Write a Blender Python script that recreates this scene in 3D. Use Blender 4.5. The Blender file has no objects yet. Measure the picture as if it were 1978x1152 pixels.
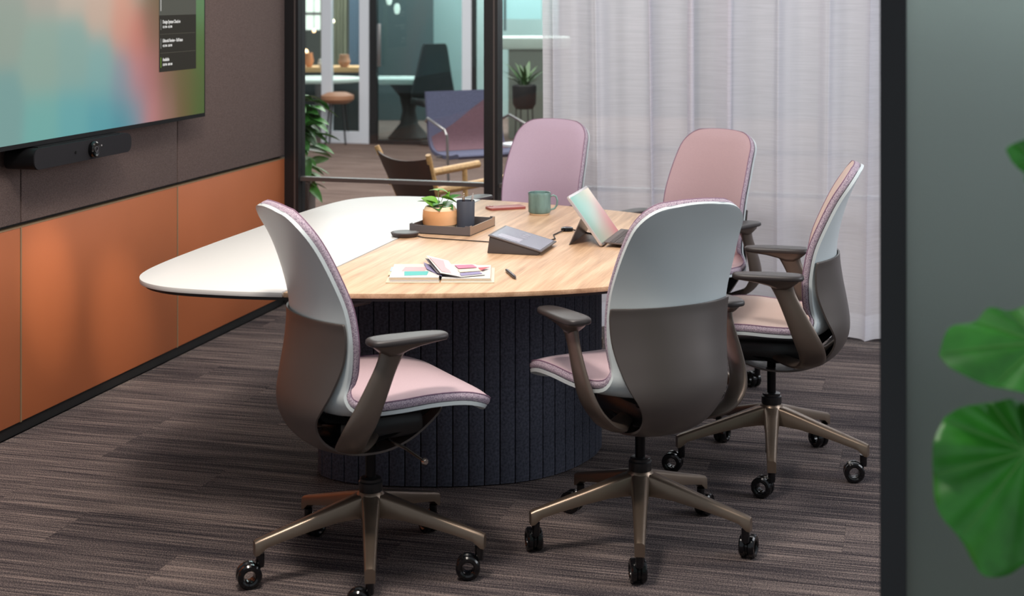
import bpy, bmesh, math, random
import numpy as np
from mathutils import Vector, Matrix
random.seed(7)
PI = math.pi
C = bpy.context.scene.collection
scene = bpy.context.scene

# ------------------------------------------------------------------ camera, world, lights, exposure
YAW = math.radians(15.2); CH = 1.58; FPX = 2950.0
cam_data = bpy.data.cameras.new('camera')
cam = bpy.data.objects.new('camera', cam_data); C.objects.link(cam)
cam.location = (0, 0, CH); cam.rotation_euler = (PI/2, 0, YAW)
cam_data.sensor_width = 36; cam_data.lens = FPX*36/1978; cam_data.shift_y = -594/1978
cam_data.clip_start = 0.05; cam_data.clip_end = 100
cam_data.dof.use_dof = True; cam_data.dof.focus_distance = 4.75; cam_data.dof.aperture_fstop = 4.2
scene.camera = cam

def cf(a, b):                       # metres right of / ahead of the camera -> room x, y
    return (a*math.cos(YAW) - b*math.sin(YAW), a*math.sin(YAW) + b*math.cos(YAW))

world = bpy.data.worlds.new('world'); scene.world = world; world.use_nodes = True
bg = world.node_tree.nodes['Background']
bg.inputs[0].default_value = (0.80, 0.88, 0.95, 1); bg.inputs[1].default_value = 0.42

def area(name, loc, target, size, power, col=(1, 1, 1), size_y=None, spread=PI):
    d = bpy.data.lights.new(name, 'AREA'); d.energy = power; d.color = col; d.size = size
    if size_y: d.shape = 'RECTANGLE'; d.size_y = size_y
    d.spread = spread
    o = bpy.data.objects.new(name, d); C.objects.link(o); o.location = loc
    o.rotation_euler = (Vector(target)-Vector(loc)).to_track_quat('-Z', 'Y').to_euler()
    return o
area('ceiling_key_light', (-1.35, 2.85, 2.95), (-1.6, 4.9, 0.7), 0.42, 54, (1.0, 0.90, 0.80))
area('ceiling_panel_light', (-1.3, 4.9, 2.95), (-1.3, 4.9, 0), 1.6, 34, (1, 0.95, 0.9), 2.4)
area('right_side_light', (2.6, 5.2, 2.2), (-1.0, 5.0, 0.6), 2.0, 64, (0.92, 0.95, 1.0), 1.8)  # soft area light added on the right, without a window
area('wall_wash_light', (-1.5, 3.6, 2.9), (-3.1, 5.0, 0.9), 1.6, 22, (1, 0.88, 0.78))
def spot(name, loc, target, power, deg, blend, col, r=.03):
    d = bpy.data.lights.new(name, 'SPOT'); d.energy = power; d.color = col; d.spot_size = math.radians(deg); d.spot_blend = blend; d.shadow_soft_size = r
    o = bpy.data.objects.new(name, d); C.objects.link(o); o.location = loc
    o.rotation_euler = (Vector(target)-Vector(loc)).to_track_quat('-Z', 'Y').to_euler()
spot('light_patch_spot', (-1.1, 4.3, 2.9), (-3.1, 4.97, 0.50), 220, 8, 1.0, (1.0, 0.86, 0.68))  # two added spots that throw the soft light patches onto the orange panels
spot('light_patch_spot', (-1.0, 4.2, 2.9), (-3.1, 5.52, 0.22), 300, 9, 1.0, (1.0, 0.86, 0.68))
area('lobby_ceiling_light', (-3.4, 11.0, 3.2), (-3.4, 11.0, 0), 5.0, 360, (1, 0.95, 0.92), 5.0)
area('curtain_back_light', (0.6, 9.2, 2.4), (-0.4, 7.0, 1.0), 2.5, 85, (0.95, 0.96, 1.0), 2.0)
area('far_room_light', (-5.0, 18.0, 2.9), (-5.0, 18.0, 0), 5.0, 620, (0.95, 0.98, 1.0), 4.0)
scene.view_settings.view_transform = 'Standard'; scene.view_settings.look = 'None'
scene.view_settings.gamma = 1; scene.view_settings.use_curve_mapping = False
scene.view_settings.exposure = 0.0

# ------------------------------------------------------------------ materials
def s2l(c):
    return tuple(((x/255)/12.92 if x/255 <= 0.04045 else ((x/255+0.055)/1.055)**2.4) for x in c)
MATS = {}
def mat(name, rgb, rough=0.5, metal=0.0, **kw):
    m = bpy.data.materials.new(name); m.use_nodes = True
    nt = m.node_tree; p = nt.nodes['Principled BSDF']
    c = s2l(rgb) + (1,)
    p.inputs['Base Color'].default_value = c
    p.inputs['Roughness'].default_value = rough; p.inputs['Metallic'].default_value = metal
    if 'spec' in kw: p.inputs['Specular IOR Level'].default_value = kw['spec']
    if 'coat' in kw: p.inputs['Coat Weight'].default_value = kw['coat']
    if 'emit' in kw:
        p.inputs['Emission Color'].default_value = c; p.inputs['Emission Strength'].default_value = kw['emit']
    if 'noise' in kw:                                  # (scale xyz, amount, bump)
        sc, amt, bump = kw['noise']
        tc = nt.nodes.new('ShaderNodeTexCoord'); mp = nt.nodes.new('ShaderNodeMapping'); mp.inputs['Scale'].default_value = sc
        nz = nt.nodes.new('ShaderNodeTexNoise'); nz.inputs['Scale'].default_value = 1; nz.inputs['Detail'].default_value = 4
        nt.links.new(tc.outputs['Object'], mp.inputs['Vector']); nt.links.new(mp.outputs[0], nz.inputs['Vector'])
        rp = nt.nodes.new('ShaderNodeValToRGB')
        lo = tuple(x*(1-amt) for x in c[:3]) + (1,); hi = tuple(min(1, x*(1+amt)) for x in c[:3]) + (1,)
        rp.color_ramp.elements[0].color = lo; rp.color_ramp.elements[1].color = hi
        rp.color_ramp.elements[0].position = 0.35; rp.color_ramp.elements[1].position = 0.65
        nt.links.new(nz.outputs['Fac'], rp.inputs[0]); nt.links.new(rp.outputs[0], p.inputs['Base Color'])
        if bump:
            b = nt.nodes.new('ShaderNodeBump'); b.inputs['Strength'].default_value = bump; b.inputs['Distance'].default_value = 0.002
            nt.links.new(nz.outputs['Fac'], b.inputs['Height']); nt.links.new(b.outputs[0], p.inputs['Normal'])
    MATS[name] = m
    return m

mat('felt_brown', (104, 89, 85), 0.95, noise=((260, 260, 260), 0.28, 0.5), spec=0.1)
mat('orange_panel', (178, 102, 64), 0.45, noise=((2, 2, 2), 0.04, 0), spec=0.35)
mat('champagne', (176, 150, 118), 0.35, 0.5)
mat('black_trim', (22, 21, 22), 0.6)
mat('black_frame', (26, 25, 27), 0.42)
mat('grey_frame', (92, 84, 82), 0.4, 0.3)
mat('tv_black', (14, 14, 16), 0.5, spec=0.2)
mat('camera_bar_grey', (34, 33, 36), 0.85, spec=0.15)
mat('lens_black', (8, 8, 9), 0.15)
mat('lens_ring', (120, 120, 124), 0.25, 0.8)
mat('white_laminate', (220, 218, 215), 0.38)
mat('white_edge', (196, 196, 202), 0.5)
mat('dark_edge', (30, 29, 31), 0.6)
mat('felt_navy', (76, 78, 90), 0.95, noise=((120, 120, 120), 0.3, 0.4), spec=0.15)
mat('groove_black', (14, 14, 16), 0.95, spec=0.1)
mat('shell_white', (202, 210, 212), 0.36)
mat('shell_dark', (98, 91, 88), 0.42, 0.45)
mat('bronze', (132, 116, 102), 0.33, 0.8)
mat('bronze_arm', (104, 92, 84), 0.36, 0.55)
mat('pad_dark', (52, 47, 47), 0.42)
mat('black_plastic', (24, 24, 26), 0.32)
mat('black_gloss', (16, 16, 18), 0.14)
mat('gas_black', (22, 23, 26), 0.16, 0.7)
mat('chrome', (190, 185, 180), 0.15, 1.0)
mat('piping', (138, 106, 128), 0.8)
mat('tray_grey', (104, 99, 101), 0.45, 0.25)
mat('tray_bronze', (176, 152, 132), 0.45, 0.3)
mat('cup_navy', (66, 70, 82), 0.55)
mat('pot_rim', (238, 208, 172), 0.6)
mat('soil', (40, 30, 24), 0.95)
mat('pen_dark', (72, 64, 68), 0.35, 0.3)
mat('puck_dark', (60, 50, 50), 0.55)
mat('phone_red', (150, 76, 70), 0.4)
mat('mug_base', (214, 184, 148), 0.7)
mat('mug_inner', (70, 92, 92), 0.3)
mat('console_grey', (72, 67, 68), 0.5)
mat('cable', (48, 38, 34), 0.6)
mat('silver', (206, 200, 200), 0.3, 0.5)
mat('keyboard', (92, 82, 80), 0.6)
mat('key', (74, 65, 64), 0.6)
mat('paper', (206, 202, 198), 0.8)
mat('paper_cream', (206, 188, 158), 0.8)
mat('cover_cream', (214, 202, 180), 0.7)
mat('sw_pink', (222, 168, 172), 0.7); mat('sw_teal', (86, 178, 172), 0.7); mat('sw_rose', (206, 120, 146), 0.7)
mat('sw_red', (186, 92, 100), 0.7); mat('sw_blue', (176, 200, 222), 0.7); mat('sw_grey', (110, 104, 110), 0.7)
mat('sw_violet', (140, 132, 168), 0.7); mat('sw_beige', (228, 208, 186), 0.7); mat('sw_yellow', (236, 216, 170), 0.7)
mat('leather_brown', (58, 42, 38), 0.6)
mat('light_wood', (206, 160, 108), 0.5, noise=((4, 60, 60), 0.15, 0))
mat('fabric_slate', (82, 84, 108), 0.9, noise=((120, 120, 120), 0.15, 0.2))
mat('fabric_plum', (100, 72, 82), 0.9, noise=((120, 120, 120), 0.15, 0.2))
mat('steel', (150, 146, 146), 0.3, 0.8)
mat('door_white', (206, 206, 214), 0.5)
mat('teal_wall', (168, 188, 186), 0.7)
mat('grey_wall', (128, 128, 120), 0.8)
mat('dark_wall', (66, 78, 80), 0.7)
mat('beige_drape', (150, 150, 128), 0.8, noise=((60, 2, 2), 0.15, 0))
mat('blue_drape', (150, 172, 190), 0.8)
mat('seat_black', (26, 26, 26), 0.6)
mat('planter_brown', (62, 50, 48), 0.8)
mat('planter_black', (28, 28, 30), 0.6)
mat('pale_top', (202, 208, 200), 0.5)
mat('orange_vase', (206, 130, 84), 0.5)
mat('terracotta', (170, 120, 90), 0.6)
mat('bulb_warm', (255, 236, 200), 0.5, emit=6)
mat('bulb_orange', (255, 205, 160), 0.5, emit=4)
mat('window_light', (238, 242, 232), 0.5, emit=1.0)
mat('window_teal', (150, 186, 188), 0.5, emit=0.32)

def leaf_mat(name, rgb, vein):
    m = mat(name, rgb, 0.38, noise=((14, 14, 14), 0.3, 0.2))
    p = m.node_tree.nodes['Principled BSDF']
    p.inputs['Subsurface Weight'].default_value = 0.0
    return m
leaf_mat('leaf_bright', (108, 160, 58), None); leaf_mat('leaf_mid', (62, 120, 48), None)
leaf_mat('leaf_big', (58, 140, 44), None); leaf_mat('leaf_dark', (52, 84, 40), None)
mat('leaf_vein', (92, 158, 70), 0.5); mat('stem_green', (120, 140, 80), 0.6)

def fabric(name, rgb, rgb2, scale=900):
    m = mat(name, rgb, 0.92, spec=0.15); nt = m.node_tree; p = nt.nodes['Principled BSDF']
    tc = nt.nodes.new('ShaderNodeTexCoord'); mp = nt.nodes.new('ShaderNodeMapping'); mp.inputs['Scale'].default_value = (1, 0.35, 0.35)
    v = nt.nodes.new('ShaderNodeTexNoise'); v.inputs['Scale'].default_value = scale; v.inputs['Detail'].default_value = 1
    mx = nt.nodes.new('ShaderNodeMixRGB'); mx.inputs[1].default_value = s2l(rgb)+(1,); mx.inputs[2].default_value = s2l(rgb2)+(1,)
    nt.links.new(tc.outputs['Object'], mp.inputs[0]); nt.links.new(mp.outputs[0], v.inputs['Vector'])
    nt.links.new(v.outputs['Fac'], mx.inputs[0]); nt.links.new(mx.outputs[0], p.inputs['Base Color'])
    b = nt.nodes.new('ShaderNodeBump'); b.inputs['Strength'].default_value = 0.25; b.inputs['Distance'].default_value = 0.001
    nt.links.new(v.outputs['Fac'], b.inputs['Height']); nt.links.new(b.outputs[0], p.inputs['Normal'])
    p.inputs['Sheen Weight'].default_value = 0.25
    return m
fabric('fabric_pink', (208, 184, 188), (184, 158, 166))  # fabric tint chosen chair by chair
fabric('fabric_mauve', (196, 174, 190), (178, 154, 174))
fabric('fabric_rose', (192, 164, 168), (174, 146, 152))
fabric('fabric_peach', (208, 185, 175), (190, 166, 157))
def band_mat():
    m = mat('band_knit', (150, 128, 152), 0.9, spec=0.15); nt = m.node_tree; p = nt.nodes['Principled BSDF']
    tc = nt.nodes.new('ShaderNodeTexCoord'); v = nt.nodes.new('ShaderNodeTexVoronoi'); v.inputs['Scale'].default_value = 420
    r = nt.nodes.new('ShaderNodeValToRGB'); r.color_ramp.elements[0].color = s2l((200, 184, 194))+(1,); r.color_ramp.elements[1].color = s2l((128, 112, 130))+(1,)
    r.color_ramp.elements[0].position = 0.25; r.color_ramp.elements[1].position = 0.75
    nt.links.new(tc.outputs['Object'], v.inputs['Vector']); nt.links.new(v.outputs['Distance'], r.inputs[0]); nt.links.new(r.outputs[0], p.inputs['Base Color'])
band_mat()

def oak():
    m = mat('oak', (222, 184, 144), 0.42); nt = m.node_tree; p = nt.nodes['Principled BSDF']
    tc = nt.nodes.new('ShaderNodeTexCoord'); mp = nt.nodes.new('ShaderNodeMapping'); mp.inputs['Scale'].default_value = (26, 1.7, 26)
    n1 = nt.nodes.new('ShaderNodeTexNoise'); n1.inputs['Scale'].default_value = 1; n1.inputs['Detail'].default_value = 6; n1.inputs['Distortion'].default_value = 0.6
    mp2 = nt.nodes.new('ShaderNodeMapping'); mp2.inputs['Scale'].default_value = (240, 9, 240)
    n2 = nt.nodes.new('ShaderNodeTexNoise'); n2.inputs['Scale'].default_value = 1; n2.inputs['Detail'].default_value = 3
    r = nt.nodes.new('ShaderNodeValToRGB'); e = r.color_ramp.elements
    e[0].position = 0.30; e[0].color = s2l((178, 140, 108))+(1,); e[1].position = 0.62; e[1].color = s2l((216, 180, 146))+(1,)
    k = e.new(0.46); k.color = s2l((200, 162, 128))+(1,)
    mx = nt.nodes.new('ShaderNodeMixRGB'); mx.blend_type = 'MULTIPLY'; mx.inputs[0].default_value = 0.35
    nt.links.new(tc.outputs['Object'], mp.inputs[0]); nt.links.new(mp.outputs[0], n1.inputs['Vector']); nt.links.new(n1.outputs['Fac'], r.inputs[0])
    nt.links.new(tc.outputs['Object'], mp2.inputs[0]); nt.links.new(mp2.outputs[0], n2.inputs['Vector'])
    r2 = nt.nodes.new('ShaderNodeValToRGB'); r2.color_ramp.elements[0].position = 0.3; r2.color_ramp.elements[0].color = (0.55, 0.5, 0.45, 1); r2.color_ramp.elements[1].position = 0.6
    nt.links.new(n2.outputs['Fac'], r2.inputs[0])
    nt.links.new(r.outputs[0], mx.inputs[1]); nt.links.new(r2.outputs[0], mx.inputs[2]); nt.links.new(mx.outputs[0], p.inputs['Base Color'])
oak()

def carpet(name, base_lo, base_hi):
    m = mat(name, base_lo, 0.96, spec=0.08); nt = m.node_tree; p = nt.nodes['Principled BSDF']; L = nt.links.new
    geo = nt.nodes.new('ShaderNodeNewGeometry'); oi = nt.nodes.new('ShaderNodeObjectInfo')
    def noise(scale, detail=2, shift=False):
        mp = nt.nodes.new('ShaderNodeMapping'); mp.inputs['Scale'].default_value = scale
        L(geo.outputs['Position'], mp.inputs[0])
        if shift:
            cm = nt.nodes.new('ShaderNodeCombineXYZ'); mu = nt.nodes.new('ShaderNodeMath'); mu.operation = 'MULTIPLY'; mu.inputs[1].default_value = 37
            L(oi.outputs['Random'], mu.inputs[0]); L(mu.outputs[0], cm.inputs[0]); L(mu.outputs[0], cm.inputs[1]); L(cm.outputs[0], mp.inputs['Location'])
        n = nt.nodes.new('ShaderNodeTexNoise'); n.inputs['Scale'].default_value = 1; n.inputs['Detail'].default_value = detail
        L(mp.outputs[0], n.inputs['Vector']); return n.outputs['Fac']
    def math_(op, a, b):
        n = nt.nodes.new('ShaderNodeMath'); n.operation = op
        for i, x in enumerate((a, b)):
            if isinstance(x, (int, float)): n.inputs[i].default_value = x
            else: L(x, n.inputs[i])
        return n.outputs[0]
    fine = noise((2.6, 135, 1), 3, True); band = noise((0.35, 15, 1), 3, True); speck = noise((260, 300, 1), 1); wide = noise((0.5, 1.5, 1), 1)
    s = math_('MULTIPLY', math_('SUBTRACT', fine, 0.5), 2.0)
    s = math_('ADD', s, math_('MULTIPLY', math_('SUBTRACT', band, 0.5), 0.9))
    s = math_('ADD', s, math_('MULTIPLY', math_('SUBTRACT', speck, 0.5), 1.9))
    s = math_('ADD', s, math_('MULTIPLY', math_('SUBTRACT', oi.outputs['Random'], 0.5), 0.24))
    s = math_('ADD', s, 0.46)
    r = nt.nodes.new('ShaderNodeValToRGB'); e = r.color_ramp.elements
    e[0].position = 0.0; e[0].color = s2l(base_lo)+(1,); e[1].position = 1.0; e[1].color = s2l(base_hi)+(1,)
    mid = tuple((a*0.55+b*0.45) for a, b in zip(base_lo, base_hi))
    k = e.new(0.5); k.color = s2l(mid)+(1,)
    L(s, r.inputs[0]); L(r.outputs[0], p.inputs['Base Color'])
    b = nt.nodes.new('ShaderNodeBump'); b.inputs['Strength'].default_value = 0.25; b.inputs['Distance'].default_value = 0.002
    L(s, b.inputs['Height']); L(b.outputs[0], p.inputs['Normal'])
carpet('carpet', (36, 34, 40), (150, 134, 127))
carpet('lobby_carpet', (70, 56, 52), (150, 128, 120))

def glass_mat(name, tint, reflect=0.5):
    m = bpy.data.materials.new(name); m.use_nodes = True; nt = m.node_tree; nt.nodes.clear()
    o = nt.nodes.new('ShaderNodeOutputMaterial'); t = nt.nodes.new('ShaderNodeBsdfTransparent'); t.inputs[0].default_value = tint+(1,)
    g = nt.nodes.new('ShaderNodeBsdfGlossy'); g.inputs['Roughness'].default_value = 0.0
    f = nt.nodes.new('ShaderNodeFresnel'); f.inputs[0].default_value = 1.5
    mu = nt.nodes.new('ShaderNodeMath'); mu.operation = 'MULTIPLY'; mu.inputs[1].default_value = reflect
    mx = nt.nodes.new('ShaderNodeMixShader'); nt.links.new(f.outputs[0], mu.inputs[0]); nt.links.new(mu.outputs[0], mx.inputs[0])
    nt.links.new(t.outputs[0], mx.inputs[1]); nt.links.new(g.outputs[0], mx.inputs[2]); nt.links.new(mx.outputs[0], o.inputs[0])
    MATS[name] = m
glass_mat('clear_glass', (0.93, 0.96, 0.95)); glass_mat('teal_glass', (0.76, 0.85, 0.85), 0.8)

def frosted():
    m = mat('smoked_frosted_glass', (152, 166, 158), 0.45); p = m.node_tree.nodes['Principled BSDF']
    p.inputs['Transmission Weight'].default_value = 0.75; p.inputs['IOR'].default_value = 1.25
frosted()

def sheer(name, alpha):
    m = bpy.data.materials.new(name); m.use_nodes = True; nt = m.node_tree; nt.nodes.clear(); L = nt.links.new
    o = nt.nodes.new('ShaderNodeOutputMaterial'); d = nt.nodes.new('ShaderNodeBsdfDiffuse'); t = nt.nodes.new('ShaderNodeBsdfTranslucent'); tr = nt.nodes.new('ShaderNodeBsdfTransparent')
    col = s2l((226, 223, 230))+(1,); d.inputs[0].default_value = col; t.inputs[0].default_value = col
    m1 = nt.nodes.new('ShaderNodeMixShader'); m1.inputs[0].default_value = 0.36; L(d.outputs[0], m1.inputs[1]); L(t.outputs[0], m1.inputs[2])
    tc = nt.nodes.new('ShaderNodeTexCoord'); mp = nt.nodes.new('ShaderNodeMapping'); mp.inputs['Scale'].default_value = (6, 6, 240)
    n = nt.nodes.new('ShaderNodeTexNoise'); n.inputs['Scale'].default_value = 1; n.inputs['Detail'].default_value = 2
    L(tc.outputs['Object'], mp.inputs[0]); L(mp.outputs[0], n.inputs['Vector'])
    mr = nt.nodes.new('ShaderNodeMapRange'); mr.inputs['From Min'].default_value = 0.3; mr.inputs['From Max'].default_value = 0.7
    mr.inputs['To Min'].default_value = max(0, alpha-0.05); mr.inputs['To Max'].default_value = alpha+0.05
    L(n.outputs['Fac'], mr.inputs['Value'])
    m2 = nt.nodes.new('ShaderNodeMixShader'); L(mr.outputs[0], m2.inputs[0]); L(m1.outputs[0], m2.inputs[1]); L(tr.outputs[0], m2.inputs[2]); L(m2.outputs[0], o.inputs[0])
    MATS[name] = m
sheer('sheer_cloth', 0.26); sheer('hem_cloth', 0.08)

def pot_mat():
    m = mat('pot_peach', (238, 182, 130), 0.6); nt = m.node_tree; p = nt.nodes['Principled BSDF']
pot_mat()
def mug_mat():
    m = mat('mug_glaze', (104, 132, 128), 0.3, noise=((30, 30, 8), 0.3, 0))
mug_mat()

# ------------------------------------------------------------------ mesh helpers
class MB:
    def __init__(s): s.v = []; s.f = []
    def add(s, vs, fs):
        n = len(s.v); s.v += [tuple(map(float, v)) for v in vs]; s.f += [tuple(i+n for i in f) for f in fs]; return s
    def box(s, x0, x1, y0, y1, z0, z1, M=None):
        vs = [(x, y, z) for x in (x0, x1) for y in (y0, y1) for z in (z0, z1)]
        if M: vs = [tuple(M @ Vector(v)) for v in vs]
        return s.add(vs, [(0,1,3,2), (4,6,7,5), (0,4,5,1), (2,3,7,6), (0,2,6,4), (1,5,7,3)])
    def lathe(s, prof, n=32, M=None, closed=False):
        vs = []; fs = []; k = len(prof)
        for i in range(n):
            a = 2*PI*i/n
            for r, z in prof: vs.append((r*math.cos(a), r*math.sin(a), z))
        for i in range(n):
            j = (i+1) % n
            for q in range(k if closed else k-1):
                q2 = (q+1) % k
                fs.append((i*k+q, j*k+q, j*k+q2, i*k+q2))
        if not closed:
            fs.append(tuple(i*k for i in range(n-1, -1, -1))); fs.append(tuple(i*k+k-1 for i in range(n)))
        if M: vs = [tuple(M @ Vector(v)) for v in vs]
        return s.add(vs, fs)
    def prism(s, outline, z0, z1, M=None):
        n = len(outline); vs = [(x, y, z0) for x, y in outline] + [(x, y, z1) for x, y in outline]
        fs = [tuple(range(n-1, -1, -1)), tuple(range(n, 2*n))] + [(i, (i+1) % n, n+(i+1) % n, n+i) for i in range(n)]
        if M: vs = [tuple(M @ Vector(v)) for v in vs]
        return s.add(vs, fs)
    def sweep(s, pts, ra, rb=None, thin=None, n=12):
        """elliptical tube; thin = direction (per point) along which rb is measured"""
        P = [Vector(p) for p in pts]; m = len(P); rb = rb or ra; vs = []; fs = []
        for i in range(m):
            T = (P[min(i+1, m-1)]-P[max(i-1, 0)]).normalized()
            d = Vector(thin[i]) if thin else (Vector((0, 0, 1)) if abs(T.z) < 0.9 else Vector((1, 0, 0)))
            B = (d - T*d.dot(T)).normalized(); A = T.cross(B)
            for k in range(n):
                a = 2*PI*k/n; ca, sa = math.cos(a), math.sin(a)
                vs.append(tuple(P[i] + A*ra[i]*ca + B*rb[i]*sa))
        for i in range(m-1):
            for k in range(n):
                k2 = (k+1) % n; fs.append((i*n+k, i*n+k2, (i+1)*n+k2, (i+1)*n+k))
        fs.append(tuple(range(n-1, -1, -1))); fs.append(tuple((m-1)*n+k for k in range(n)))
        return s.add(vs, fs)
    def grid(s, P, close_u=False):
        a = len(P); b = len(P[0]); vs = [tuple(p) for r in P for p in r]; fs = []
        for i in range(a-1):
            for j in range(b-1 if not close_u else b):
                j2 = (j+1) % b; fs.append((i*b+j, i*b+j2, (i+1)*b+j2, (i+1)*b+j))
        return s.add(vs, fs)
    def build(s, name, m, parent=None, smooth=True, bevel=0, loc=None, angle=38, link=True):
        me = bpy.data.meshes.new(name); me.from_pydata(s.v, [], s.f)
        bm = bmesh.new(); bm.from_mesh(me); bmesh.ops.remove_doubles(bm, verts=bm.verts, dist=1e-6)
        if bevel:
            ed = [e for e in bm.edges if len(e.link_faces) == 2 and e.calc_face_angle(0) > 0.5]
            bmesh.ops.bevel(bm, geom=ed, offset=bevel, segments=2, affect='EDGES', profile=0.5)
        bmesh.ops.recalc_face_normals(bm, faces=bm.faces); bm.to_mesh(me); bm.free()
        if smooth:
            me.shade_smooth(); me.set_sharp_from_angle(angle=math.radians(angle))
        me.materials.append(MATS[m])
        o = bpy.data.objects.new(name, me); C.objects.link(o)
        if parent: o.parent = parent
        if loc: o.location = loc
        return o

def spline(ctrl, n):
    """Catmull-Rom through rows of ctrl, resampled to about n rows at even spacing"""
    c = np.array(ctrl, float); out = []
    ext = np.vstack([2*c[0]-c[1], c, 2*c[-1]-c[-2]])
    for i in range(1, len(ext)-2):
        p0, p1, p2, p3 = ext[i-1], ext[i], ext[i+1], ext[i+2]
        for t in np.linspace(0, 1, 12, endpoint=False):
            out.append(0.5*((2*p1)+(-p0+p2)*t+(2*p0-5*p1+4*p2-p3)*t*t+(-p0+3*p1-3*p2+p3)*t**3))
    out.append(ext[-2]); out = np.array(out)
    return out

def empty(name, loc=(0, 0, 0), rz=0):
    o = bpy.data.objects.new(name, None); C.objects.link(o); o.location = loc; o.rotation_euler = (0, 0, rz)
    o.empty_display_size = 0.1; return o
def tag(o, label=None, cat=None, group=None, kind=None):
    if label: o['label'] = label
    if cat: o['category'] = cat
    if group: o['group'] = group
    if kind: o['kind'] = kind
    return o
def children(o): return [x for x in C.objects if x.parent == o]
def copy_tree(o, parent=None, memo=None):
    c = o.copy(); C.objects.link(c)
    if parent is not None: c.parent = parent
    for ch in KIDS.get(o.name, []): copy_tree(ch, c)
    return c
KIDS = {}
def snapshot():
    KIDS.clear()
    for o in C.objects:
        if o.parent: KIDS.setdefault(o.parent.name, []).append(o)
def rot(ax, a): return Matrix.Rotation(a, 4, ax)
def tr(*v): return Matrix.Translation(Vector(v))

# ------------------------------------------------------------------ structure: floor
XL, YB = -3.12, 7.16                                    # left wall plane, glass wall plane
fl = MB().box(-3.3, 3.6, 2.0, 7.4, -0.06, -0.008).build('floor', 'black_trim', smooth=False)
tag(fl, 'room floor of dark striped carpet planks', kind='structure')
pm = None
for r in range(21):
    y0 = 4.88 - 0.25*11 + 0.25*r
    if y0 > 7.2: break
    off = [0.42, 0.17, 0.83, 0.55, 0.30, 0.0, 0.68, 0.25, 0.92, 0.47, 0.0, 0.0][r % 12]
    k = 0
    x = -4.7 + off
    while x < 3.5:
        xa = max(x, XL); xb = min(x+1.0, 3.6)
        if xb - xa > 0.05:
            if xb-xa > 0.999 and pm:
                o = bpy.data.objects.new('carpet_plank', pm); C.objects.link(o); o.parent = fl
            else:
                b = MB().box(0.0003, xb-xa-0.0003, 0.0003, 0.2497, -0.008, 0)
                o = b.build('carpet_plank', 'carpet', fl, smooth=False)
                if xb-xa > 0.999: pm = o.data
            o.location = (xa, y0, random.uniform(-0.0006, 0))
        x += 1.0
lf = MB().box(-16, 6.0, 7.40, 32, -0.06, -0.002).build('floor_outside', 'lobby_carpet', smooth=False)
lf.name = 'floor.001'; tag(lf, 'brown striped lobby floor beyond the glass wall', kind='structure')

# ------------------------------------------------------------------ left wall
wl = MB().box(XL-0.12, XL-0.035, 1.2, YB+0.05, 0, 2.9).build('wall_left', 'black_trim', smooth=False)
tag(wl, 'left wall clad in brown felt over orange panels', kind='structure')
seams = [1.26, 2.44, 3.62, 4.80, 5.98, 7.155]
for i in range(5):
    a, b = seams[i], seams[i+1]
    MB().box(XL-0.035, XL, a+0.004, b-0.004, 0.752, 2.85).build('felt_panel', 'felt_brown', wl, bevel=0.002)
    p = MB().box(XL-0.035, XL, a+0.005, b-0.005, 0.042, 0.735).build('orange_panel', 'orange_panel', wl, bevel=0.001)
    MB().box(XL-0.033, XL+0.001, a-0.003, a+0.004, 0.04, 0.737).build('edge_trim', 'champagne', wl, smooth=False)
    MB().box(XL-0.033, XL+0.0015, a+0.004, b-0.003, 0.735, 0.7385).build('edge_trim', 'champagne', wl, smooth=False)
bl = MB().box(XL-0.035, XL-0.008, 1.2, YB, 0, 0.042).build('baseboard_left', 'black_trim', smooth=False)
tag(bl, 'black recessed skirting below the orange panels', kind='structure')

# ------------------------------------------------------------------ glass back wall
wb = empty('window_1', (-1.6, YB, 0)); tag(wb, 'black framed glass wall at the back of the room', kind='structure')
def wpart(name, m, x0, x1, y0, y1, z0, z1, **k):
    return MB().box(x0+1.6, x1+1.6, y0, y1, z0, z1).build(name, m, wb, smooth=False, **k)
mull = [(-3.12, -3.045), (-2.075, -2.005), (-0.95, -0.88), (0.15, 0.22), (1.25, 1.32)]
for a, b in mull:
    wpart('mullion', 'black_frame', a, b, -0.045, 0.045, 0.0, 2.9)
    wpart('mullion_cap', 'grey_frame', b-0.022, b-0.014, -0.049, -0.045, 0.0, 2.9)
for (a, b), (c, d) in zip(mull[:-1], mull[1:]):
    wpart('rail', 'grey_frame', b, c, -0.022, 0.022, 0.622, 0.642)
    wpart('bottom_rail', 'black_frame', b, c, -0.03, 0.03, 0.0, 0.06)
    wpart('top_rail', 'black_frame', b, c, -0.03, 0.03, 2.84, 2.9)
    wpart('glass_pane', 'clear_glass', b, c, -0.004, 0.004, 0.642, 2.84)
    wpart('glass_pane', 'clear_glass', b, c, -0.004, 0.004, 0.06, 0.622)

# ------------------------------------------------------------------ television on the left wall
TVX = -3.02
tv = empty('television', (TVX, 4.98, 1.035)); tag(tv, 'large wall mounted television showing a blurred pastel gradient and a meeting agenda', 'television')
ty0, ty1, tz0, tz1 = -1.06, 1.06, 0.0, 1.24
MB().box(-0.045, -0.002, ty0, ty1, tz0, tz1).build('housing', 'tv_black', tv, bevel=0.003)
MB().box(-0.098, -0.045, -0.4, 0.4, 0.3, 0.9).build('wall_bracket', 'tv_black', tv)
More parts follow.
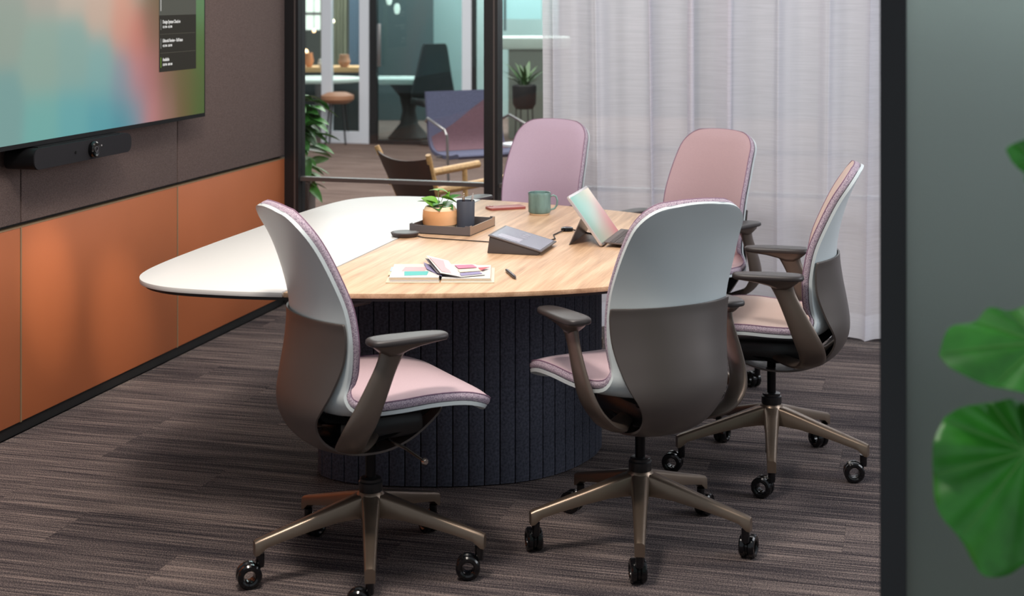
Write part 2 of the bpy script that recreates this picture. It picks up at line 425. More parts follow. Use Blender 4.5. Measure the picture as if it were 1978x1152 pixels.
# bezel ring
bz = MB(); bz.box(-0.004, 0.0005, ty0, ty1, tz0, 0.016); bz.box(-0.004, 0.0005, ty0, ty1, tz1-0.008, tz1)
bz.box(-0.004, 0.0005, ty0, ty0+0.007, 0.016, tz1-0.008); bz.box(-0.004, 0.0005, ty1-0.007, ty1, 0.016, tz1-0.008)
bz.build('bezel', 'tv_black', tv, smooth=False)
def screen_mesh():
    # colours sampled along the lower part of the picture: (y, z, rgb) in television coordinates
    S = [(-.44,.10,(112,150,146)),(-.44,.45,(138,152,140)),(-.44,.62,(150,148,138)),(-.2,.05,(106,162,156)),(-.2,.3,(134,158,146)),(-.2,.6,(160,154,142)),
         (0,.05,(96,158,160)),(0,.3,(128,158,150)),(0,.6,(180,164,148)),(.2,.05,(84,150,158)),(.2,.25,(122,160,156)),(.2,.5,(186,160,142)),(.2,.75,(196,150,124)),
         (.36,.04,(74,138,150)),(.36,.2,(128,140,150)),(.36,.42,(196,140,120)),(.36,.6,(204,146,120)),(.36,.9,(200,150,126)),
         (.47,.05,(110,136,150)),(.47,.2,(176,122,126)),(.47,.36,(190,116,100)),(.47,.6,(150,144,124)),(.47,.85,(120,132,118)),
         (.58,.05,(178,118,118)),(.58,.2,(160,104,100)),(.58,.4,(124,92,72)),(.58,.6,(110,96,64)),(.58,.9,(96,120,104)),
         (.72,.05,(140,104,92)),(.72,.2,(120,92,70)),(.72,.5,(104,84,54)),(.85,.06,(104,86,54)),(.85,.2,(96,88,50)),(.95,.1,(84,90,44)),(1.03,.06,(70,92,44)),
         (1.03,.3,(74,98,46)),(1.03,.5,(84,120,74)),(1.03,.7,(96,152,112)),(.9,.9,(84,120,90)),(-.9,.2,(120,150,146)),(-.9,.9,(160,150,150)),(.1,1.1,(190,160,140)),(.6,1.1,(100,130,120)),(1.0,1.1,(90,150,110))]
    P = np.array([(a, b) for a, b, c in S]); Cc = np.array([s2l(c) for a, b, c in S])
    ny, nz = 130, 78; me_v = []; cols = []
    for i in range(ny):
        for j in range(nz):
            y = ty0+0.007+(ty1-ty0-0.014)*i/(ny-1); z = 0.016+(tz1-0.024)*j/(nz-1)
            me_v.append((0.0, y, z))
            d = np.sum((P-np.array([y, z]))**2*np.array([1.6, 1.0]), axis=1)
            wgt = np.exp(-d/(2*0.075**2)) + 1e-7/(d+1e-4)
            cols.append((wgt[:, None]*Cc).sum(0)/wgt.sum())
    mb = MB(); fs = [(i*nz+j, (i+1)*nz+j, (i+1)*nz+j+1, i*nz+j+1) for i in range(ny-1) for j in range(nz-1)]
    me = bpy.data.meshes.new('screen'); me.from_pydata(me_v, [], fs)
    ca = me.color_attributes.new('picture', 'FLOAT_COLOR', 'POINT')
    for i, c in enumerate(cols): ca.data[i].color = (c[0], c[1], c[2], 1)
    m = bpy.data.materials.new('screen_picture'); m.use_nodes = True; p = m.node_tree.nodes['Principled BSDF']
    at = m.node_tree.nodes.new('ShaderNodeAttribute'); at.attribute_name = 'picture'
    p.inputs['Base Color'].default_value = (0.01, 0.01, 0.01, 1); p.inputs['Roughness'].default_value = 0.3; p.inputs['Specular IOR Level'].default_value = 0.25
    m.node_tree.links.new(at.outputs['Color'], p.inputs['Emission Color']); p.inputs['Emission Strength'].default_value = 1.0
    me.materials.append(m); o = bpy.data.objects.new('screen', me); C.objects.link(o); o.parent = tv; return o
scr = screen_mesh()
def emis(name, rgb, e=1.0):
    m = mat(name, rgb, 0.6, emit=e); m.node_tree.nodes['Principled BSDF'].inputs['Base Color'].default_value = (0.01, 0.01, 0.01, 1); m.node_tree.nodes['Principled BSDF'].inputs['Specular IOR Level'].default_value = 0.1
emis('ui_dark', (36, 32, 24)); emis('ui_dark2', (78, 78, 70)); emis('ui_text', (232, 230, 226), 0.9); emis('ui_line', (84, 80, 70)); emis('ui_green', (110, 150, 20)); emis('ui_bar', (130, 130, 124))
ay0, ay1 = 5.628-4.98, 5.953-4.98; az0 = 1.247-1.035
ag = MB().box(0.0005, 0.0015, ay0, ay1, az0, az0+0.232).build('agenda_box', 'ui_dark', scr, smooth=False)
MB().box(0.0005, 0.0015, ay0, ay1, az0+0.232, az0+0.5).build('agenda_header', 'ui_dark2', scr, smooth=False)
for k in (1, 2): MB().box(0.0015, 0.002, ay0+0.008, ay1-0.008, az0+0.0773*k-0.0008, az0+0.0773*k+0.0008).build('divider', 'ui_line', scr, smooth=False)
def text(body, y, z, size, m, sy=1.0):
    cu = bpy.data.curves.new('agenda_text', 'FONT'); cu.body = body; cu.size = size; cu.extrude = 0.0003; cu.offset = size*0.012
    ob = bpy.data.objects.new('tmp', cu); C.objects.link(ob)
    bpy.context.view_layer.update(); dg = bpy.context.evaluated_depsgraph_get()
    me = bpy.data.meshes.new_from_object(ob.evaluated_get(dg)); bpy.data.objects.remove(ob)
    me.materials.clear(); me.materials.append(MATS[m])
    o = bpy.data.objects.new('agenda_text', me); C.objects.link(o); o.parent = scr
    o.matrix_local = tr(0.0022, y, z) @ Matrix(((0, 0, 1, 0), (sy, 0, 0, 0), (0, 1, 0, 0), (0, 0, 0, 1)))
    return o
rows = [('Available', '5:30 PM - 8:00 AM', 'ui_green'), ('Editorial Review - Full Issue', '4:15 PM - 5:30 PM', 'ui_bar'), ('Design System Check-in', '3:15 PM - 4:15 PM', 'ui_bar')]
for k, (a, b, bm_) in enumerate(rows):
    z = az0+0.0773*k
    text(a, ay0+0.028, z+0.044, 0.0195, 'ui_text', 0.80); text(b, ay0+0.028, z+0.025, 0.0135, 'ui_text', 0.80)
    MB().box(0.0015, 0.002, ay0+0.012, ay0+0.0155, z+0.018, z+0.060).build('status_bar', bm_, scr, smooth=False)
MB().box(0.0015, 0.002, ay0+0.012, ay0+0.0155, az0+0.25, az0+0.4).build('status_bar', 'ui_text', scr, smooth=False)

# camera bar below the television
cb = empty('camera_bar', (-2.98, 5.0, 0.956)); tag(cb, 'dark grey video conference camera bar mounted below the television', 'camera bar')
def rrect(w, h, r, n=8):
    pts = []
    for cx, cy, a0 in ((w/2-r, h/2-r, 0), (-w/2+r, h/2-r, 90), (-w/2+r, -h/2+r, 180), (w/2-r, -h/2+r, 270)):
        for k in range(n+1):
            a = math.radians(a0+90*k/n); pts.append((cx+r*math.cos(a), cy+r*math.sin(a)))
    return pts
MY = Matrix(((0, 0, 1, 0), (1, 0, 0, 0), (0, 1, 0, 0), (0, 0, 0, 1)))        # outline (x,y)->(room y, z), extrusion -> room x
MB().prism(rrect(0.67, 0.074, 0.03), -0.12, -0.004, tr(0, 0, 0.037) @ MY).build('body', 'tv_black', cb)
MB().prism(rrect(0.668, 0.072, 0.03), -0.004, 0.0, tr(0, 0, 0.037) @ MY).build('front_grille', 'camera_bar_grey', cb)
MB().box(-0.14, -0.02, -0.28, 0.28, 0.072, 0.0775).build('mount', 'tv_black', cb)
ln = MB().lathe([(0.0, 0), (0.029, 0), (0.029, 0.016), (0.024, 0.02), (0.012, 0.017), (0.0, 0.017)], 28, tr(0, 0.045, 0.037) @ rot('Y', PI/2)).build('lens_housing', 'lens_black', cb)
MB().lathe([(0.012, 0.0), (0.012, 0.0195), (0.009, 0.0195), (0.009, 0.0)], 24, tr(0, 0.045, 0.037) @ rot('Y', PI/2), closed=True).build('lens_ring', 'lens_ring', ln)
MB().lathe([(0.0, 0), (0.005, 0), (0.005, 0.003), (0.0, 0.003)], 12, tr(0, -0.07, 0.037) @ rot('Y', PI/2)).build('sensor', 'lens_black', cb)
MB().lathe([(0.0, 0), (0.003, 0), (0.003, 0.002), (0.0, 0.002)], 12, tr(0, 0.11, 0.045) @ rot('Y', PI/2)).build('status_light', 'silver', cb)

# ------------------------------------------------------------------ curtains
def cloth_row(x0, x1, n, z, seed):
    """one level of the folded cloth: the sheet doubles back on itself so the folds overlap"""
    t = z/2.85; row = []
    for i in range(n+1):
        q = x0+(x1-x0)*i/n
        ph = q*2*PI/0.19 + 1.5*math.sin(q*2.9+seed) + 0.9*math.sin(q*7.3+2*seed)
        am = 0.036+0.016*math.sin(q*5.1+seed)
        sway = 0.020*math.sin(3.0*q+1.9*t+seed)+0.010*(1-t)*math.sin(9*q+seed)
        row.append((q+am*math.sin(ph)+sway, 0.068*math.cos(ph+0.35*math.sin(q*11))*(0.75+0.25*math.sin(q*4.3+seed))+0.003*math.sin(q*2*PI/0.05), z))
    return row
def curtain(x0, x1, y, z0, seed, label, hem=0.11):
    cx = (x0+x1)/2; e = empty('sheer_curtain', (cx, y, z0)); tag(e, label, 'curtain')
    def sheet_(za, zb, nz, name, m):
        n = int((x1-x0)/0.006)
        P = [[(a_-cx, b_, c_-z0) for a_, b_, c_ in cloth_row(x0, x1, n, za+(zb-za)*j/(nz-1), seed)] for j in range(nz)]
        return MB().grid(P).build(name, m, e, angle=180)
    sheet_(z0+hem, 2.85, 12, 'cloth', 'sheer_cloth'); sheet_(z0, z0+hem, 3, 'hem', 'hem_cloth')
    MB().box(x0-cx, x1-cx, -0.02, 0.02, 2.85-z0, 2.875-z0).build('curtain_track', 'black_frame', e, smooth=False)
curtain(-1.762, 0.22, 6.93, 0.035, 0.4, 'white sheer floor length curtain hanging behind the rose and mauve chairs')
curtain(0.20, 1.35, 7.03, 0.03, 2.1, 'white sheer curtain partly behind the black door post at right')

# ------------------------------------------------------------------ front glass partition at right
fp = empty('door_1', (-0.053, 2.576, 0)); tag(fp, 'black framed smoked glass partition beside the doorway', kind='structure')
MB().box(-0.021, 0.021, -0.02, 0.02, 0, 2.7).build('post', 'black_frame', fp, smooth=False)
MB().box(0.021, 1.6, -0.005, 0.005, 0.05, 2.65).build('frosted_pane', 'smoked_frosted_glass', fp, smooth=False)
MB().box(0.021, 1.6, -0.02, 0.02, 0.0, 0.05).build('bottom_rail', 'black_frame', fp, smooth=False)
MB().box(0.021, 1.6, -0.02, 0.02, 2.65, 2.7).build('top_rail', 'black_frame', fp, smooth=False)

# ------------------------------------------------------------------ table
TT = 0.73
tab = empty('conference_table', (-1.6, 4.97, 0)); tag(tab, 'large rounded conference table with white and oak top on a dark felt drum', 'table')
half = [(-2.318, 0), (-2.318, .25), (-2.312, .5), (-2.303, .66), (-2.288, .78), (-2.262, .87), (-2.215, .94), (-2.15, .985), (-2.07, 1.008), (-1.95, 1.012), (-1.85, 1.006),
        (-1.74, .99), (-1.60, .965), (-1.45, .927), (-1.30, .88), (-1.15, .822), (-1.0, .745), (-.87, .65), (-.76, .53), (-.68, .39), (-.63, .20), (-.615, 0)]
hs = spline([(a, b) for a, b in half], 0)
outl = [(p[0]+1.6, -p[1]) for p in hs] + [(p[0]+1.6, p[1]) for p in hs[::-1][1:-1]]
SX = -1.75+1.6
def clip(o, keep_left):
    r = []; n = len(o)
    for i in range(n):
        a, b = o[i], o[(i+1) % n]
        ina = (a[0] <= SX) == keep_left; inb = (b[0] <= SX) == keep_left
        if ina: r.append(a)
        if ina != inb:
            t = (SX-a[0])/(b[0]-a[0]); r.append((SX, a[1]+t*(b[1]-a[1])))
    return r
def inset(o, d, sx):
    return [((x-sx)*1.0-d*np.sign(x-sx)*min(1, abs(x-sx)/0.3)+sx, y-d*np.sign(y)*min(1, abs(y)/0.3)) for x, y in o]
lo, ro = clip(outl, True), clip(outl, False)
def top(outline, name, m, me_edge, dx):
    o = [(x+dx, y) for x, y in outline]
    t = MB().prism(o, TT-0.014, TT).build(name, m, tab, bevel=0.0015)
    return t
lt = top(lo, 'tabletop', 'white_laminate', 'white_edge', -0.002); lt['label'] = 'white laminate wing of the tabletop'
rt = top(ro, 'tabletop', 'oak', 'oak', 0.002); rt['label'] = 'oak veneer part of the tabletop'
MB().prism([(x, y) for x, y in inset(outl, 0.010, -0.1)], TT-0.024, TT-0.0141).build('under_board', 'dark_edge', tab)
# drum core and felt slats
dr = [(-1.955, 5.12), (-1.95, 4.86), (-1.935, 4.70), (-1.895, 4.625), (-1.81, 4.585), (-1.70, 4.580), (-1.57, 4.60), (-1.41, 4.647), (-1.265, 4.725), (-1.175, 4.82), (-1.12, 4.93), (-1.088, 5.05), (-1.083, 5.12)]
dh = spline([(a+1.6, b-4.97) for a, b in dr], 0); cy = 5.12-4.97
loop = [tuple(p) for p in dh] + [(p[0], 2*cy-p[1]) for p in dh[::-1][1:-1]]
LP = np.array(loop+[loop[0]]); seg = np.linalg.norm(np.diff(LP, axis=0), axis=1); cum = np.concatenate([[0], np.cumsum(seg)])
cen = np.array([-1.52+1.6, cy])
MB().prism([tuple(cen+(np.array(p)-cen)*0.972) for p in loop], 0.0, TT-0.024).build('drum', 'groove_black', tab)
N = round(cum[-1]/0.051); sl = None
for k in range(N):
    s0 = cum[-1]*(k+0.5)/N; q = np.array([np.interp(s0, cum, LP[:, i]) for i in (0, 1)])
    q2 = np.array([np.interp((s0+0.01) % cum[-1], cum, LP[:, i]) for i in (0, 1)]); q1 = np.array([np.interp((s0-0.01) % cum[-1], cum, LP[:, i]) for i in (0, 1)])
    ang = math.atan2(*(q2-q1)[::-1])
    w_ = cum[-1]/N-0.0035
    if sl is None:
        b = MB().box(-w_/2, w_/2, 0.0, 0.02, 0.004, TT-0.026); sl = b.build('felt_slat', 'felt_navy', tab, bevel=0.0015); o = sl
    else:
        o = bpy.data.objects.new('felt_slat', sl.data); C.objects.link(o); o.parent = tab
    o.location = (q[0], q[1], 0); o.rotation_euler = (0, 0, ang)

# ------------------------------------------------------------------ task chair
def prof_surface(ctrl, nu=25, r0=0.05, r1=0.05, power=2.4, crown=0.0):
    """ctrl rows: s(forward), z, halfwidth, wrap. returns function S(u, d, h) over arc length and total length"""
    c = spline(ctrl, 0); seg = np.linalg.norm(np.diff(c[:, :2], axis=0), axis=1); L = np.concatenate([[0], np.cumsum(seg)]); tot = L[-1]
    def at(d):
        return [np.interp(d, L, c[:, i]) for i in range(4)]
    def S(u, d, h=0.0, inset=0.0):
        s, z, w, wr = at(max(0.0, d - crown*abs(u)**2.2*min(1.0, max(0.0, (d-tot+0.22)/0.22))))
        for dd, r in ((d-inset*0.0, r0), (tot-d, r1)):
            if dd < r: w = w - r + math.sqrt(max(0, r*r-(r-dd)**2))
        a = at(max(0, d-0.012)); b = at(min(tot, d+0.012)); t = np.array([b[0]-a[0], b[1]-a[1]]); t /= np.linalg.norm(t)
        n = np.array([t[1], -t[0]])                    # profile runs front of seat -> top of back; normal points to the sitter
        n = -n if SIGN[0] < 0 else n
        x = u*max(0.001, (w-inset)); k = (wr*abs(u)**power)+h
        # sideways normal tilt at the wings
        return (x, s+n[0]*k, z+n[1]*k)
    return S, tot
SIGN = [1]
def dlist(tot, a, b, n=44, rr=0.07):
    d = list(np.linspace(a, a+rr, 8)[:-1]**1) + list(np.linspace(a+rr, tot-b-rr, n)) + list(np.linspace(tot-b-rr, tot-b, 8)[1:])
    # cosine-dense ends
    e = [a+rr*(1-math.cos(PI/2*i/8)) for i in range(8)]; f = [tot-b-rr*(1-math.cos(PI/2*i/8)) for i in range(7, -1, -1)]
    return e + list(np.linspace(a+rr, tot-b-rr, n)) + f
def closed_shell(S, ds, us, h0, h1, inset=0.0):
    lo = [[S(u, d, h0, inset) for u in us] for d in ds]; hi = [[S(u, d, h1, inset) for u in us] for d in ds]
    m = MB(); a, b = len(ds), len(us); vs = [p for r in lo for p in r] + [p for r in hi for p in r]; n = a*b; fs = []
    for i in range(a-1):
        for j in range(b-1):
            q = (i*b+j, i*b+j+1, (i+1)*b+j+1, (i+1)*b+j); fs.append(q[::-1]); fs.append(tuple(x+n for x in q))
    for i in range(a-1):
        for j in (0, b-1): fs.append((i*b+j, (i+1)*b+j, (i+1)*b+j+n, i*b+j+n))
    for j in range(b-1):
        for i in (0, a-1): fs.append((i*b+j, i*b+j+1, i*b+j+1+n, i*b+j+n))
    return m.add(vs, fs)
US = [math.sin(PI/2*t)*0.35+t*0.65 for t in np.linspace(-1, 1, 23)]

def make_chair():
    root = empty('task_chair')
    # ---- white one-piece seat and back shell      s      z      w      wrap
    seat = [( .262, .446, .205, .000), ( .235, .470, .232, .002), ( .17, .486, .243, .006), ( .08, .486, .246, .012), (-.01, .474, .236, .018), (-.09, .462, .218, .028),
            (-.150, .466, .200, .040), (-.192, .495, .186, .058), (-.212, .540, .182, .076), (-.216, .600, .187, .084), (-.208, .665, .191, .077), (-.205, .74, .193, .060),
            (-.218, .82, .190, .040), (-.241, .90, .182, .024), (-.268, .965, .173, .010), (-.292, 1.012, .167, .003)]
    SIGN[0] = 1
    S, T = prof_surface(seat, r0=0.06, r1=0.085, crown=0.010)
    sh = closed_shell(S, dlist(T, 0, 0, 50, 0.085), US, -0.007, 0.003).build('shell', 'shell_white', root)
    # upholstery
    ins = 0.0065
    ds = dlist(T, 0.006, 0.006, 50, 0.095)
    P = [[S(u, d, 0.024+0.010*(1-abs(u)**6)*min(1, (d-.006)/0.05+.2, (T-.006-d)/0.05+.2), ins+0.004) for u in US] for d in ds]
    MB().grid(P).build('upholstery', 'fabric_pink', root, angle=60)
    def border(h, inset, e):
        dd = dlist(T, e, e, 50, 0.095); pts = [S(-1, d, h, inset) for d in dd] + [S(u, T-e, h, inset) for u in US[1:-1]] + [S(1, d, h, inset) for d in dd[::-1]] + [S(u, e, h, inset) for u in US[::-1][1:-1]]
        return pts
    rings = [border(0.0042, ins-0.002, 0.004), border(0.010, ins-0.006, 0.001), border(0.018, ins-0.004, 0.002), border(0.0245, ins+0.004, 0.006)]
    MB().grid(rings, close_u=True).build('side_band', 'band_knit', root, angle=80)
    pp = border(0.0245, ins+0.003, 0.0055); n = len(pp)
    mb = MB(); V = []; r = 0.0018
    for i in range(n):
        a, b = Vector(pp[i-1]), Vector(pp[(i+1) % n]); t = (b-a)
        t = t.normalized() if t.length > 1e-7 else Vector((1, 0, 0))
        u = t.cross(Vector((0.3, 0.5, 0.81))).normalized(); w = t.cross(u)
        V.append([tuple(Vector(pp[i])+u*r*math.cos(k*PI/2.5)+w*r*math.sin(k*PI/2.5)) for k in range(5)])
    V.append(V[0]); mb.grid(V, close_u=True).build('piping', 'piping', root, angle=180)
    # ---- dark outer cover that curls under the seat:  top of cover -> under seat
    cov = [(-.2115, .722, .1945, .063), (-.2135, .69, .194, .071), (-.2225, .63, .188, .077), (-.236, .56, .174, .068), (-.244, .50, .158, .052), (-.238, .453, .138, .038),
           (-.212, .408, .118, .028), (-.168, .372, .106, .020), (-.110, .350, .102, .015), (-.05, .341, .096, .012), (.02, .343, .086, .010), (.09, .364, .076, .008), (.15, .400, .066, .006), (.195, .438, .056, .003)]
    SIGN[0] = 1
    K, TK = prof_surface(cov[::-1], r0=0.03, r1=0.004, power=2.2)
    closed_shell(K, dlist(TK, 0, 0, 44, 0.03), US, -0.010, -0.004).build('back_cover', 'shell_dark', root)
    # ---- mechanism under the seat
    mech = MB().box(-0.075, 0.075, -0.12, 0.13, 0.366, 0.435)
    me = mech.build('mechanism', 'black_plastic', root, bevel=0.02)
    MB().sweep([(0, -.215, .43), (0, -.18, .396), (0, -.12, .378), (0, -.02, .372), (0, .06, .386), (0, .14, .425), (0, .18, .450)], [.05, .075, .09, .09, .075, .06, .05], [.012]*7, [(0, 0, 1)]*7, 14).build('support_frame', 'black_gloss', root)
    # black inner spine between shell and cover
    MB().sweep([(0, -.190, .60), (0, -.205, .53), (0, -.195, .47), (0, -.16, .44), (0, -.10, .43)], [.06, .07, .075, .08, .08], [.008, .010, .012, .014, .014], [(0, 1, 0), (0, 1, 0), (0, 1, .3), (0, .5, 1), (0, 0, 1)], 14).build('inner_spine', 'black_gloss', root)
    # ---- tilt lever at the sitter's right
    lv = MB().sweep([(.07, .015, .372), (.16, .035, .366), (.232, .052, .352)], [.0042, .004, .0038], n=8).build('tilt_lever', 'chrome', root)
    MB().lathe([(0.0, -.009), (.006, -.008), (.0095, -.003), (.0098, .004), (.006, .0095), (0, .010)], 14, tr(.237, .053, .351) @ rot('Y', PI/2)).build('knob', 'chrome', lv)
    # ---- gas column
    gc = MB().lathe([(0, .052), (.020, .052), (.020, .20), (.0145, .20), (.0145, .36), (0, .36)], 24).build('gas_column', 'gas_black', root)
    MB().lathe([(.0, .213), (.031, .213), (.033, .218), (.033, .240), (.029, .243), (.029, .250), (.025, .252), (0, .252)], 24).build('collar', 'black_plastic', gc)
    # ---- base: hub and five legs with casters
    MB().lathe([(0, .150), (.034, .150), (.042, .168), (.044, .19), (.040, .206), (.032, .215), (0, .215)], 28).build('base_hub', 'bronze', root)
    leg0 = None
    for k in range(5):
        if leg0 is None:
            m = MB(); xs = [(.022, .026, .150, .212), (.05, .0245, .150, .205), (.10, .0215, .146, .190), (.17, .019, .133, .168), (.24, .0165, .117, .147), (.29, .0148, .104, .132), (.312, .0142, .086, .1255), (.322, .0135, .084, .121)]
            V = []
            for x, w, z0, z1 in xs:
                c = min(.009, w*.55)
                V.append([(x, -w, z0), (x, w, z0), (x, w, z1-c), (x, w-c*.4, z1-c*.35), (x, w-c, z1), (x, -w+c, z1), (x, -w+c*.4, z1-c*.35), (x, -w, z1-c)])
            m.grid(V, close_u=True); m.add(V[0], [tuple(range(7, -1, -1))]); m.add(V[-1], [tuple(range(8))])
            leg0 = m.build('leg', 'bronze', root, angle=42); lg = leg0
            # caster: stem, bracket, two hubless wheels; origin at the swivel pivot
            cs = MB()
            cs.lathe([(0, .052), (.0105, .052), (.0115, .060), (.0115, .088), (0, .088)], 14)
            cs.sweep([(0, 0, .062), (.006, 0, .050), (.014, 0, .040)], [.0075, .008, .006], n=10)
            cso = cs.build('caster', 'black_plastic', lg, loc=(.306, 0, 0))
            wm = MB()
            R = .0325
            for sgn in (-1, 1):
                a, b = sgn*.0035, sgn*.0215
                wm.lathe([(.0155, a), (R-.004, a), (R, a+(b-a)*.2), (R, a+(b-a)*.75), (R-.004, b), (R-.011, b+sgn*.001), (.017, b-sgn*.002), (.0155, b-sgn*.006)], 36, tr(.030, 0, R) @ rot('X', PI/2), closed=True)
            wm.lathe([(.0148, -.006), (.027, -.006), (.027, .006), (.0148, .006)], 30, tr(.030, 0, R) @ rot('X', PI/2), closed=True)
            CW.append(wm)
        else:
            lg = leg0.copy(); C.objects.link(lg)
            cc = cso.copy(); C.objects.link(cc); cc.parent = lg
        lg.rotation_euler = (0, 0, 2*PI*k/5)
    # ---- arms
    for sd in (-1, 1):
        am = MB()
        path = [(.257, -.045, .668), (.257, -.052, .645), (.257, -.066, .61), (.258, -.094, .55), (.253, -.121, .49), (.236, -.138, .446), (.205, -.140, .410), (.165, -.124, .390), (.14, -.10, .380), (.10, -.06, .381), (.06, -.03, .384)]
        ra = [.040, .033, .030, .034, .039, .042, .041, .037, .033, .030, .028]; rb = [.022, .014, .0115, .0115, .0125, .013, .013, .013, .013, .013, .012]
        th = [(1, 0, 0), (1, 0, 0), (1, 0, 0), (1, 0, 0), (1, 0, -.05), (1, 0, -.25), (1, -.2, -.8), (.6, -.3, -1), (.2, -.2, -1), (0, 0, -1), (0, 0, -1)]
        sp = spline([p+(a, b)+t for p, a, b, t in zip(path, ra, rb, th)], 0)[::3]
        am.sweep([(sd*p[0], p[1], p[2]) for p in sp], [p[3] for p in sp], [p[4] for p in sp], [(sd*p[5], p[6], p[7]) for p in sp], 16)
        # flared carrier under the pad
        V = []
        for y, w, zb in ((-.100, .020, .668), (-.085, .027, .655), (-.06, .028, .640), (-.035, .027, .640), (-.005, .026, .652), (.03, .026, .661), (.07, .024, .6665), (.10, .018, .670)):
            V.append([(sd*(.257)+w*math.cos(a), y, .6745 if math.sin(a) >= 0 else .6745+(zb-.6745)*(-math.sin(a))**.8) for a in np.linspace(0, 2*PI, 13)[:-1]])
        am.grid(V, close_u=True); am.add(V[0], [tuple(range(11, -1, -1))]); am.add(V[-1], [tuple(range(12))])
        arm = am.build('armrest', 'bronze_arm', root, angle=50)
        # pad, a little wider at the back
        V = []
        def ring(g, z):
            o = []
            for k in range(40):
                a = 2*PI*k/40; c, s_ = math.cos(a), math.sin(a)
                yy = (abs(s_)**.55)*np.sign(s_)*(.112-g); wv = .041-.006*(yy/.112); xx = (abs(c)**.62)*np.sign(c)*(wv-g)
                o.append((sd*.257+xx, yy-.004, z+.004*(-(yy/.112)**2)*0.3))
            return o
        rings = [ring(.008, .674), ring(.002, .6755), ring(0, .6785), ring(.0008, .6865), ring(.004, .6898), ring(.014, .6912)]
        pm_ = MB().grid(rings, close_u=True); pm_.add(rings[0], [tuple(range(39, -1, -1))]); pm_.add(rings[-1], [tuple(range(40))])
        pm_.build('arm_pad', 'pad_dark', arm, angle=45)
    return root
CW = []
chair = make_chair()
# wheels joined to the caster stems as one sub-part: wheel geometry appended to the shared caster mesh
cm = next(o for o in C.objects if o.name == 'caster').data
bm = bmesh.new(); bm.from_mesh(cm); n0 = len(bm.faces)
vs = [bm.verts.new(v) for v in CW[0].v]; fc = [bm.faces.new([vs[i] for i in f]) for f in CW[0].f]
bmesh.ops.recalc_face_normals(bm, faces=bm.faces); bm.to_mesh(cm); bm.free(); cm.shade_smooth(); cm.set_sharp_from_angle(angle=math.radians(35))
cm.materials.clear(); cm.materials.append(MATS['black_gloss'])

snapshot()
chairs = [   # a, b (camera metres), heading (camera deg), base angle (camera deg of one leg), caster swivels, fabric, band brightness, label
    (-.3862, 4.17, 28, -85, [175, 180, 120, 60, 200], 'fabric_pink', 'pink and white office chair seen from behind, nearest the orange wall'),
    (.365, 4.35, 118, -95, [95, 65, 60, 150, 100], 'fabric_pink', 'office chair with its white and dark back towards the camera, before the oak tabletop'),
    (.858, 5.05, 167, -99.5, [150, 175, 120, 60, 160], 'fabric_peach', 'peach office chair seen in profile beside the black door post'),
    (.675, 6.00, 228, -60, [150, 120, 120, 60, 160], 'fabric_rose', 'rose office chair facing the camera behind the profile chair, in front of the curtain'),
    (.062, 6.46, 241, -80, [150, 120, 120, 60, 160], 'fabric_mauve', 'mauve office chair at the far side of the table behind the green mug'),
]
for i, (a, b, hd, bl_, sw, fab, lab) in enumerate(chairs):
    o = chair if i == 0 else copy_tree(chair)
    x, y = cf(a, b); o.location = (x, y, 0); yawd = math.degrees(YAW)
    o.rotation_euler = (0, 0, math.radians(hd+yawd-90))
    tag(o, lab, 'chair', 'office chairs around the conference table')
    k = 0
    for ch in [q for q in C.objects if q.parent == o]:
        nm = ch.name.split('.')[0]
        if nm == 'leg':
            ch.rotation_euler = (0, 0, math.radians(bl_-hd+90+72*k))
            for cc in [q for q in C.objects if q.parent == ch]:
                cc.rotation_euler = (0, 0, math.radians(sw[k]-(bl_+72*k)))
            k += 1
        if nm == 'upholstery' and fab != 'fabric_pink':
            ch.material_slots[0].link = 'OBJECT'; ch.material_slots[0].material = MATS[fab]

# ------------------------------------------------------------------ things on the table
def on(x, y): return (x, y, TT)
# tray
t = empty('desk_tray', on(-1.628, 5.19), math.radians(-4)); tag(t, 'dark grey rectangular tray under the peach pot and pencil cup', 'tray')
W, D, Hh, w_ = .113, .128, .034, .003
MB().box(-W, W, -D, D, 0, .003).build('tray_base', 'black_plastic', t, smooth=False)
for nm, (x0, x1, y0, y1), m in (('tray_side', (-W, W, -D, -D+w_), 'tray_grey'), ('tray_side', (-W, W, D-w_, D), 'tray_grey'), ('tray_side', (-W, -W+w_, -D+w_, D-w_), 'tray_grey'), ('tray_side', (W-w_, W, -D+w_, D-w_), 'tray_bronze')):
    b = MB()
    if x1-x0 > y1-y0:
        b.box(x0, x0+.018, y0, y1, .003, Hh); b.box(x1-.018, x1, y0, y1, .003, Hh); b.box(x0+.018, x1-.018, y0, y1, .003, Hh-.004)
    else:
        b.box(x0, x1, y0, y0+.018, .003, Hh); b.box(x0, x1, y1-.018, y1, .003, Hh); b.box(x0, x1, y0+.018, y1-.018, .003, Hh-.004)
    b.build(nm, m, t, smooth=False)
TZ = TT+.003
